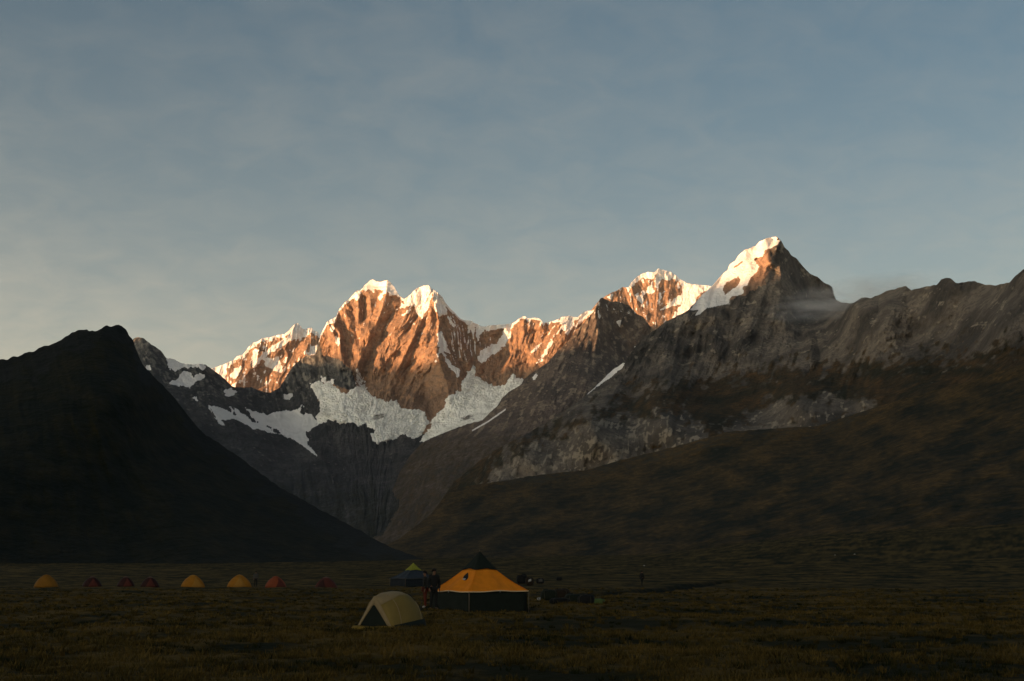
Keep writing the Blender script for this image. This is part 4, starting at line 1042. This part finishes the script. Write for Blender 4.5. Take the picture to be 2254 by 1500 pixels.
# ---- beige dome tent
def dome_tent():
    B0 = np.array(flat_at(866, 1386.0)); e = np.array([0.497, 0.868]); l = np.array([-0.868, 0.497])
    w0 = 1.36
    fc = B0 + l * w0 / 2
    g0 = min(ground(*p) for p in (B0, B0 + l * w0, B0 + e * 1.9, fc)) - 0.01
    root = thing('dome_tent', 'beige dome tent with dark green door, nearest tent on the grass', 'tent', (fc[0], fc[1], g0))
    ys = np.array([0.0, 0.18, 0.4, 0.7, 1.0, 1.3, 1.5, 1.68, 1.82, 1.92, 1.98])
    hs = np.interp(ys, [0, 0.4, 0.9, 1.3, 1.55, 1.75, 1.9, 1.98], [1.00, 1.06, 1.18, 1.08, 0.90, 0.62, 0.32, 0.04])
    ws = np.interp(ys, [0, 0.5, 1.0, 1.4, 1.7, 1.9, 1.98], [1.36, 1.42, 1.46, 1.40, 1.25, 1.0, 0.85])
    def surf(k, a, off=0.0):
        y, h, w = ys[k], hs[k], ws[k]
        c, s = math.cos(a), math.sin(a)
        tri = max(0.0, 1 - y / 0.55)
        xr = np.sign(c) * abs(c) ** 0.75; zr = abs(s) ** 0.80
        q = a / math.pi                                     # straight-sided front arch
        f = 1 - abs(2 * q - 1)
        xt = (1 - 2 * q); zt = min(1.0, f * 1.06) ** 0.92
        x = (xt * tri + xr * (1 - tri)) * (w / 2 + off); z = (zt * tri + zr * (1 - tri)) * (h + off)
        sag = 0.025 * math.sin(3 * a) * math.sin(math.pi * min(1, y / 1.5))
        p = -l * x + e * y
        return np.array([p[0], p[1], z + sag])
    A = np.linspace(0, math.pi, 33)
    P = np.array([[surf(k, a) for a in A] for k in range(len(ys))])
    lo = [i for i in range(33) if A[i] <= 1.12 + 1e-6]; hi = [i for i in range(33) if A[i] >= 2.02 - 1e-6]
    mid = list(range(lo[-1], hi[0] + 1))
    MB().grid(P[:, lo]).build('side_panel', M['beige'], root, True, 0.006)
    MB().grid(P[:, hi]).build('side_panel', M['beige'], root, True, 0.006)
    MB().grid(P[:, mid]).build('roof_panel', M['beige_pale'], root, True, 0.006)  # paler than the sides: light from the sky put into its colour
    # front: frame of the vestibule with the dark door in it
    ar = [surf(0, a) for a in A]
    inn = []
    for a in A:
        p = surf(0, a)
        q = np.array([p[0] * 0.86, p[1] * 0.86, p[2] * 0.74]) - np.r_[e * 0.05, 0]
        inn.append(q)
    MB().grid([ar, inn]).build('vestibule_frame', M['beige_pale'], root, True, 0.008)
    V = [np.array([-e[0] * 0.05, -e[1] * 0.05, 0.02])] + [p + np.r_[e * 0.02, 0] for p in inn]
    MB().add(V, [(0, k, k + 1) for k in range(1, 33)]).build('door', M['green_dark'], root, False, 0.006)
    d0, d1 = -l * (-0.74) - e * 0.06, -l * 0.66 - e * 0.06
    rows = []
    for z, o in ((0.13, 0.0), (0.08, 0.10), (0.0, 0.16)):
        rows.append([np.r_[lerp(d0, d1, s) - e * (o * (0.8 + 0.4 * math.sin(5 * s))), z + 0.012 * math.sin(9 * s)] for s in np.linspace(0, 1, 12)])
    MB().grid(rows).build('groundsheet_edge', M['sill'], root, True, 0.006)
    for ind in ((0, 1, 2, 3), (32, 31, 30, 29)):
        rows = []
        for zz, off in ((0.30, 0.03), (0.15, 0.07), (-0.02, 0.11)):
            row = []
            for k in range(len(ys)):
                p = surf(k, A[ind[0]], off)
                p[2] = zz * min(1, 0.55 + ys[k] / 3)
                row.append(p)
            rows.append(row)
        MB().grid(rows).build('skirt', M['green_dark'], root, True, 0.006)
    for k in (2, 6):
        MB().tube([surf(k, a, 0.008) for a in A], 0.013, 5).build('pole_sleeve', M['beige_pale'], root)
    v0 = [surf(5, 1.12, 0.02), surf(6, 1.05, 0.02), surf(6, 1.26, 0.035), surf(5, 1.26, 0.035)]
    MB().add(v0, [(0, 1, 2, 3)]).build('vent', M['mesh'], root, False, 0.01)
    for (k, a, s) in ((0, 0.0, 0.55), (10, 0.35, 0.7), (0, math.pi, 0.6)):
        p = surf(k, a); d = np.array([p[0], p[1], 0]); d /= np.linalg.norm(d)
        MB().tube([p + np.array([0, 0, 0.12]), p + d * s - np.array([0, 0, p[2] - 0.0])], 0.006, 4).build('guy_rope', M['strap'], root)
dome_tent()

# ---- the row of small dome tents along the foot of the dark hill
def small_tent(u, vb, wpx, hpx, fly, cap, door, label, turn):
    Y = 148.0
    x, y = sight_x(u, Y), Y
    k = Y / F_PX
    R, H = wpx * k / 2, hpx * k
    root = thing('trekking_tent', label, 'tent', (x, y, ground(x, y) - 0.03), 'row of small dome tents at the foot of the dark hill')
    def surf(a, b, off=0.0):
        z = math.sin(b) ** 1.05; r = max(0.0, 1 - z ** 1.6) ** 0.62
        rib = 1 + 0.045 * abs(math.cos(2 * a + turn)) ** 3 * math.cos(b)
        return np.array([(R + off) * r * rib * math.cos(a), (R * 0.86 + off) * r * rib * math.sin(a), (H + off) * z])
    na, nb = 32, 10
    P = [[surf(2 * math.pi * i / na, b) for i in range(na + 1)] for b in np.linspace(0, math.pi / 2 * 0.985, nb)]
    MB().grid(P).build('fly', M[fly], root, True, 0.006)
    a0 = -math.pi / 2 + turn
    D = [[surf(a0 + s * 0.55 * (1 - t * 0.85), 0.03 + t * 0.95, 0.02) for s in np.linspace(-1, 1, 9)] for t in np.linspace(0, 1, 7)]
    MB().grid(D).build('door', M[door], root, True, 0.008)
    Cp = [[surf(2 * math.pi * i / 16, b, 0.035) for i in range(17)] for b in np.linspace(1.12, 1.54, 4)]
    MB().grid(Cp).build('vent_cap', M[cap], root, True, 0.008)
    for q in (0, 1):
        aa = turn * 0.5 + q * math.pi / 2 + math.pi / 4
        arc = [surf(aa, b, 0.012) for b in np.linspace(0.02, math.pi / 2 * 0.985, 9)] + [surf(aa + math.pi, b, 0.012) for b in np.linspace(math.pi / 2 * 0.985, 0.02, 9)]
        MB().tube(arc, 0.016, 5).build('pole_sleeve', M[fly], root)
for a in [
    (102, 1293, 52, 27, 'yellow_dim', 'yellow_dim', 'yellow_dim', 'dull yellow dome tent at the far end of the row, leftmost of all', 0.5),
    (203, 1291, 42, 22, 'red', 'vent_pale', 'red_mid', 'dark red dome tent standing next to the leftmost yellow tent', 0.4),
    (277, 1292, 38, 22, 'red', 'vent_pale', 'red_mid', 'dark red dome tent in the middle of the three close red ones', 0.5),
    (330, 1291, 40, 22, 'red', 'vent_pale', 'red_mid', 'dark red dome tent beside a yellow tent, third of the close reds', 0.3),
    (425, 1293, 52, 27, 'yellow', 'yellow_pale', 'yellow_pale', 'bright yellow dome tent between the three dark red tents and another yellow one', 0.6),
    (527, 1294, 52, 27, 'yellow', 'yellow_pale', 'yellow_pale', 'bright yellow dome tent with a person standing just beside it', 0.2),
    (607, 1291, 46, 24, 'red_orange', 'red_orange', 'red_mid', 'bright orange red dome tent between the standing person and a dull red tent', 0.7),
    (718, 1292, 48, 25, 'red_mid', 'vent_pale', 'red', 'dull red dome tent alone at the end of the row nearest the blue tent', -0.4)]:
    small_tent(*a)

# ---- people
def skin_part(name, joints, bones, mat, parent, levels=2):
    me = bpy.data.meshes.new(name)
    names = list(joints)
    me.from_pydata([joints[n][0] for n in names], [(names.index(a), names.index(b)) for a, b in bones], [])
    o = bpy.data.objects.new(name, me)
    COL.objects.link(o)
    o.modifiers.new('skin', 'SKIN')
    for i, n in enumerate(names):
        r = joints[n][1]
        me.skin_vertices[0].data[i].radius = r if isinstance(r, tuple) else (r, r)
    me.skin_vertices[0].data[0].use_root = True
    sb = o.modifiers.new('sub', 'SUBSURF'); sb.levels = levels; sb.render_levels = levels
    dg = bpy.context.evaluated_depsgraph_get()
    ev = o.evaluated_get(dg)
    m2 = bpy.data.meshes.new_from_object(ev)
    m2.materials.clear(); m2.materials.append(mat)
    m2.polygons.foreach_set('use_smooth', [True] * len(m2.polygons))
    o.modifiers.clear()
    o.data = m2
    m2.name = name
    o.parent = parent
    return o
def person(label, x, y, h, facing, jacket, trousers, shoes, pose=0.0, elbow=0.0, group=None):
    root = thing('person', label, 'person', (x, y, ground(x, y) - 0.02), group)
    root.rotation_euler = (0, 0, facing)
    root.scale = (h / 1.74,) * 3
    st = pose                                       # how far the legs are apart fore and aft
    J = {'pelvis': ((0, 0, 0.95), (0.15, 0.105)), 'waist': ((0, 0, 1.10), (0.135, 0.095)), 'chest': ((0, 0.01, 1.32), (0.16, 0.11)), 'neck0': ((0, 0.0, 1.46), 0.065), 'neck': ((0, -0.01, 1.52), 0.05), 'jaw': ((0, -0.03, 1.58), (0.062, 0.07)), 'head': ((0, -0.02, 1.66), (0.074, 0.09)), 'nose': ((0, -0.115, 1.62), 0.012)}
    Bn = [('pelvis', 'waist'), ('waist', 'chest'), ('chest', 'neck0'), ('neck0', 'neck'), ('neck', 'jaw'), ('jaw', 'head'), ('jaw', 'nose')]
    for s, k in ((-1, 'l'), (1, 'r')):
        f = st * s
        J['hip' + k] = ((s * 0.09, 0, 0.90), 0.09); J['knee' + k] = ((s * 0.10, -f * 0.5, 0.49), 0.058); J['ankle' + k] = ((s * 0.11, -f + 0.02, 0.09), 0.042); J['toe' + k] = ((s * 0.12, -f - 0.14, 0.035), 0.035)
        J['sh' + k] = ((s * 0.19, 0, 1.42), 0.062); J['el' + k] = ((s * (0.25 + elbow), 0.03 + 0.3 * f, 1.14), 0.044); J['wr' + k] = ((s * (0.24 + elbow * 0.2), -0.06 + 0.5 * f, 0.90), 0.032); J['palm' + k] = ((s * 0.24, -0.09 + 0.5 * f, 0.83), (0.026, 0.036))
        for q in range(4):
            J['f%d' % q + k] = ((s * 0.235, -0.125 + 0.018 * q + 0.5 * f, 0.765 - 0.004 * (q % 2)), 0.009)
            Bn.append(('palm' + k, 'f%d' % q + k))
        J['th' + k] = ((s * 0.215, -0.135 + 0.5 * f, 0.82), 0.010)
        Bn += [('pelvis', 'hip' + k), ('hip' + k, 'knee' + k), ('knee' + k, 'ankle' + k), ('ankle' + k, 'toe' + k), ('chest', 'sh' + k), ('sh' + k, 'el' + k), ('el' + k, 'wr' + k), ('wr' + k, 'palm' + k), ('palm' + k, 'th' + k)]
    skin_part('body', J, Bn, M['skin'], root, 1)
    def sub(keys, grow, extra=()):
        d = {k: (J[k][0], tuple(r + grow for r in J[k][1]) if isinstance(J[k][1], tuple) else J[k][1] + grow) for k in keys}
        return d, [b for b in Bn if b[0] in d and b[1] in d] + list(extra)
    d, b = sub(['waist', 'pelvis', 'chest', 'neck0', 'shl', 'ell', 'wrl', 'shr', 'elr', 'wrr'], 0.022)
    skin_part('jacket', d, b, M[jacket], root, 1)
    d, b = sub(['pelvis', 'hipl', 'kneel', 'anklel', 'hipr', 'kneer', 'ankler'], 0.016)
    skin_part('trousers', d, b, M[trousers], root, 1)
    for k in 'lr':
        d, b = sub(['ankle' + k, 'toe' + k], 0.014)
        skin_part('boot', d, b, M[shoes], root, 1)
    hr = MB()
    P = [[(0.094 * math.cos(a) * math.cos(q), -0.012 + 0.112 * math.sin(a) * math.cos(q), 1.665 + 0.105 * math.sin(q) - 0.05 * max(0, math.sin(a)) * math.cos(q)) for a in np.linspace(0, 2 * math.pi, 17)] for q in np.linspace(0.05, 1.55, 7)]
    hr.grid(P).build('hair', M['hair'], root, True, 0.012)
    return root
person('person in dark jacket and trousers standing at the corner of the orange tent', sight_x(955, 62.0), 62.0, 1.74, 0.5, 'black', 'black', 'boot', 0.05, 0.03)
person('person in dark jacket and red trousers with pale shoes between beige and orange tents', sight_x(936, 64.0), 64.0, 1.62, -1.3, 'dark', 'red_cloth', 'white_shoe', 0.02, 0.0)
person('person in grey top and dark trousers beside a yellow dome tent', sight_x(563, 156.0), 156.0, 1.70, 0.3, 'grey', 'dark', 'boot', 0.06, 0.0)
person('lone person in dark clothes walking on the open meadow near the ditch', sight_x(1413, 160.0), 160.0, 1.74, 2.2, 'black', 'black', 'boot', 0.12, 0.05)

# ---- baggage on the grass
def bag(name, label, cat, u, vb, wpx, hpx, mat, group, depth=0.8, patch=None, straps=2, yaw=0.0, lump=0.10):
    x, y = flat_at(u, vb)
    Y = y
    k = Y / F_PX
    a, b, c = wpx * k / 2, wpx * k / 2 * depth, hpx * k
    root = thing(name, label, cat, (x, y, ground(x, y) - 0.03), group)
    root.rotation_euler = (0, 0, yaw)
    sd_ = int(u * 7 + vb)
    def surf(th, q, off=0.0):
        cx_, sx_ = math.cos(th), math.sin(th)
        r = max(0.0, math.cos(q)) ** 0.55; z = 0.5 + 0.5 * np.sign(math.sin(q)) * abs(math.sin(q)) ** 0.7
        n = 1 + lump * float(fbm(np.array([2.2 * cx_ + 9 + sd_]), np.array([2.2 * sx_ + 3 * z]), 3, 801)[0])
        return np.array([(a * n + off) * r * np.sign(cx_) * abs(cx_) ** 0.7, (b * n + off) * r * np.sign(sx_) * abs(sx_) ** 0.7, (c * n + off) * z])
    P = [[surf(2 * math.pi * i / 24, q) for i in range(25)] for q in np.linspace(-1.5, 1.55, 13)]
    MB().grid(P).build('bag_body', M[mat], root, True)
    for s in range(straps):
        th = 0.9 + s * 1.3
        MB().tube([surf(-th, q, 0.006) for q in np.linspace(-1.0, 1.5, 8)] + [surf(math.pi - th + math.pi, q, 0.006) for q in np.linspace(1.4, 1.5, 2)], 0.018, 5).build('strap', M['strap'], root)
    if patch:
        th0, q0, w, h, pm = patch
        D = [[surf(th0 + w * s, q0 + h * t, 0.03) for s in np.linspace(-1, 1, 5)] for t in np.linspace(-1, 1, 5)]
        MB().grid(D).build('pocket', M[pm], root, True, 0.03)
    return root
HEAP = 'dark bags heaped on the grass right of the orange tent'
bag('duffel_bag', 'tall dark green bag at the end of the heap nearest the orange tent', 'bag', 1208, 1325, 36, 24, 'bag', HEAP, 0.7, None, 2, 0.2)
bag('duffel_bag', 'tall brownish dark bag, second in the heap from the orange tent', 'bag', 1236, 1323, 38, 24, 'bag_c', HEAP, 0.7, None, 2, -0.3)
bag('duffel_bag', 'low black bag lying at the front of the heap of bags', 'bag', 1232, 1334, 46, 14, 'bag_b', HEAP, 0.6, None, 2, 0.1)
bag('duffel_bag', 'wide dark green bag in the middle of the heap of bags', 'bag', 1264, 1331, 42, 21, 'bag', HEAP, 0.7, None, 2, 0.25)
bag('duffel_bag', 'black bag at the end of the heap touching the light green sack', 'bag', 1290, 1335, 36, 22, 'bag_b', HEAP, 0.75, None, 2, -0.2)
bag('stuff_sack', 'light green sack lying at the end of the heap of dark bags', 'sack', 1318, 1333, 27, 14, 'green_bag', None, 0.6, None, 1, 0.0, 0.06)
bag('stuff_sack', 'small pale sack on the grass between the orange tent and dark heap', 'sack', 1188, 1324, 12, 7, 'white', None, 0.7, None, 1, 0.3, 0.06)
FARB = 'dark bundles lying far out on the meadow behind the orange tent'
bag('kit_bundle', 'dark rounded bundle just beyond the right eave of the orange tent', 'bundle', 1148, 1287, 22, 19, 'bag_b', FARB, 0.8, None, 1, 0.2, 0.18)
bag('kit_bundle', 'dark bundle with a bright white spot behind the orange tent', 'bundle', 1166, 1289.5, 18, 17, 'bag_c', FARB, 0.8, (-1.6, 0.25, 0.22, 0.25, 'white'), 1, 0.0, 0.14)
bag('kit_bundle', 'small dark bundle with a dull grey patch, right of the white spotted one', 'bundle', 1189, 1288, 17, 12, 'bag_b', FARB, 0.8, (-1.5, 0.25, 0.35, 0.35, 'grey'), 1, 0.0, 0.14)
bag('kit_bundle', 'smallest dark bundle, alone on the yellowish grass beyond the heap', 'bundle', 1231, 1283, 13, 8, 'bag_b', FARB, 0.8, None, 1, 0.0, 0.14)

def hit_meadow(u, v):
    d = at(u, v, 1.0) - Vector((0, 0, EYE))
    for Y in np.geomspace(30, 1200, 1500):
        if EYE + d.z * Y <= float(gz(d.x * Y, Y)):
            return d.x * Y, Y
    return d.x * 800, 800.0
for (u, v, s, lb) in [(1418, 1246, 3.4, 'pale stone on the meadow just behind the lone walking person'), (1838, 1223, 3.0, 'left one of two pale stones at the foot of the grassy hillside'), (1881, 1221, 3.4, 'right one of two pale stones at the foot of the grassy hillside')]:
    x, y = hit_meadow(u, v)
    r = s * y / F_PX / 2
    mb = MB()
    P = [[((r * 1.2) * math.cos(q) * math.cos(a) * (1 + 0.15 * math.sin(3 * a + u)), r * math.cos(q) * math.sin(a) * (1 + 0.12 * math.cos(2 * a)), r * 0.9 * math.sin(q) * (1 + 0.1 * math.sin(2 * a))) for a in np.linspace(0, 2 * math.pi, 13)] for q in np.linspace(-0.4, 1.57, 6)]
    o = mb.grid(P).build('stone', M['stone'], None, False)
    o.location = (x, y, ground(x, y))
    o['label'] = lb; o['category'] = 'stone'; o['group'] = 'pale stones on the meadow'

# ------------------------------------------------------------------ drifting mist at the foot of the summit
def mist():
    c = at(1818, 678, 5150.0)
    a = at(1775, 694, 4850.0); b = at(1975, 618, 4150.0)
    ax_ = (b - a); ln = ax_.length; ax_.normalize()
    o = MB()
    P = [[(math.cos(q) * math.cos(t), math.cos(q) * math.sin(t), math.sin(q)) for t in np.linspace(0, 2 * math.pi, 33)] for q in np.linspace(-1.57, 1.57, 17)]
    m = bpy.data.materials.new('drifting_mist'); m.use_nodes = True
    nt = m.node_tree; nt.nodes.clear()
    out = nd(nt, 'ShaderNodeOutputMaterial'); pv = nd(nt, 'ShaderNodeVolumePrincipled')
    pv.inputs['Color'].default_value = (0.9, 0.88, 0.86, 1)
    tc_ = nd(nt, 'ShaderNodeTexCoord')
    ln_ = nd(nt, 'ShaderNodeVectorMath', operation='LENGTH')
    nt.links.new(tc_.outputs['Object'], ln_.inputs[0])
    fall = rng_map(nt, ln_.outputs['Value'], 0.15, 0.98, 1.0, 0.0)
    mp = nd(nt, 'ShaderNodeMapping'); mp.inputs['Scale'].default_value = (4.0, 1.2, 0.9)
    nt.links.new(tc_.outputs['Object'], mp.inputs['Vector'])
    n = noise(nt, mp.outputs['Vector'], 1.5, 5, 0.6, 0.6)
    dn = math2(nt, 'MULTIPLY', math2(nt, 'MULTIPLY', fall, rng_map(nt, n, 0.42, 0.66)), MIST_D)
    nt.links.new(dn, pv.inputs['Density'])
    nt.links.new(pv.outputs[0], out.inputs['Volume'])
    ob = o.grid(P).build('mist', m, None, True)
    ob.location = (a + b) / 2
    up = Vector((0, 0, 1)); side = ax_.cross(up).normalized(); up2 = side.cross(ax_)
    R = Matrix((ax_, side, up2)).transposed().to_4x4()
    ob.matrix_world = Matrix.Translation((a + b) / 2) @ R @ Matrix.Diagonal((ln * 0.80, 230.0, 40.0, 1))
    ob['kind'] = 'stuff'
    ob['label'] = 'thin white mist drifting over the ridge below the dark summit'
    ob['category'] = 'mist'
MIST_D = 0.0065
mist()

# ------------------------------------------------------------------ the air between
def haze(density):
    lo = Vector((-16500, -12500, -40)); hi = Vector((9500, 14500, 2700))
    V = [(x, y, z) for x in (lo.x, hi.x) for y in (lo.y, hi.y) for z in (lo.z, hi.z)]
    Fs = [(0, 1, 3, 2), (4, 6, 7, 5), (0, 4, 5, 1), (2, 3, 7, 6), (0, 2, 6, 4), (1, 5, 7, 3)]
    m = bpy.data.materials.new('clear_mountain_air'); m.use_nodes = True
    nt = m.node_tree; nt.nodes.clear()
    out = nd(nt, 'ShaderNodeOutputMaterial'); pv = nd(nt, 'ShaderNodeVolumePrincipled')
    pv.inputs['Color'].default_value = (0.66, 0.78, 0.88, 1)
    pv.inputs['Density'].default_value = density
    nt.links.new(pv.outputs[0], out.inputs['Volume'])
    ob = MB().add(V, Fs).build('haze', m, None, False)
    ob['kind'] = 'stuff'
    ob['label'] = 'thin bluish evening haze filling the valley'
    ob['category'] = 'haze'
haze(4e-6)

LABELS = {
    'snowy_ridge': ('sunlit snow streaked ridge left of the twin peaked mountain', 'mountain'),
    'snowy_mountain': ('sunlit orange and white mountain behind the dark rock pyramid', 'mountain'),
    'twin_peaked_mountain': ('tall orange rock mountain with two white summits above the glacier', 'mountain'),
    'rock_pyramid': ('brown rock pyramid with dark shaded right face between two lit mountains', 'mountain'),
    'rocky_mountain': ('broad rocky mountain with a snow sided summit and pale cliff bands', 'mountain'),
    'grassy_hillside': ('brown grassy hillside sloping down to the meadow below the cliffs', 'hillside'),
    'dark_hill': ('almost black steep hill rising behind the row of small tents', 'hill'),
    'shading_ridge': ('unseen high ridge on the sunset side, shaped to shade the valley', 'ridge'),
    'meadow': ('flat dry brown meadow that carries the tents', 'meadow'),
    'snowfield': ('smooth grey snowfield tapering downhill beside the glacier', 'snowfield'),
    'glacier': ('broken pale glacier tongue under the left face of the twin peaked mountain', 'glacier'),
    'glacier.001': ('broken pale glacier tongue under the col, right of the dark buttress', 'glacier'),
    'grass': ('short dry tussock grass covering the meadow', 'grass'),
}
for k, (lb, ct) in LABELS.items():
    o = bpy.data.objects.get(k)
    if o: o['label'] = lb; o['category'] = ct
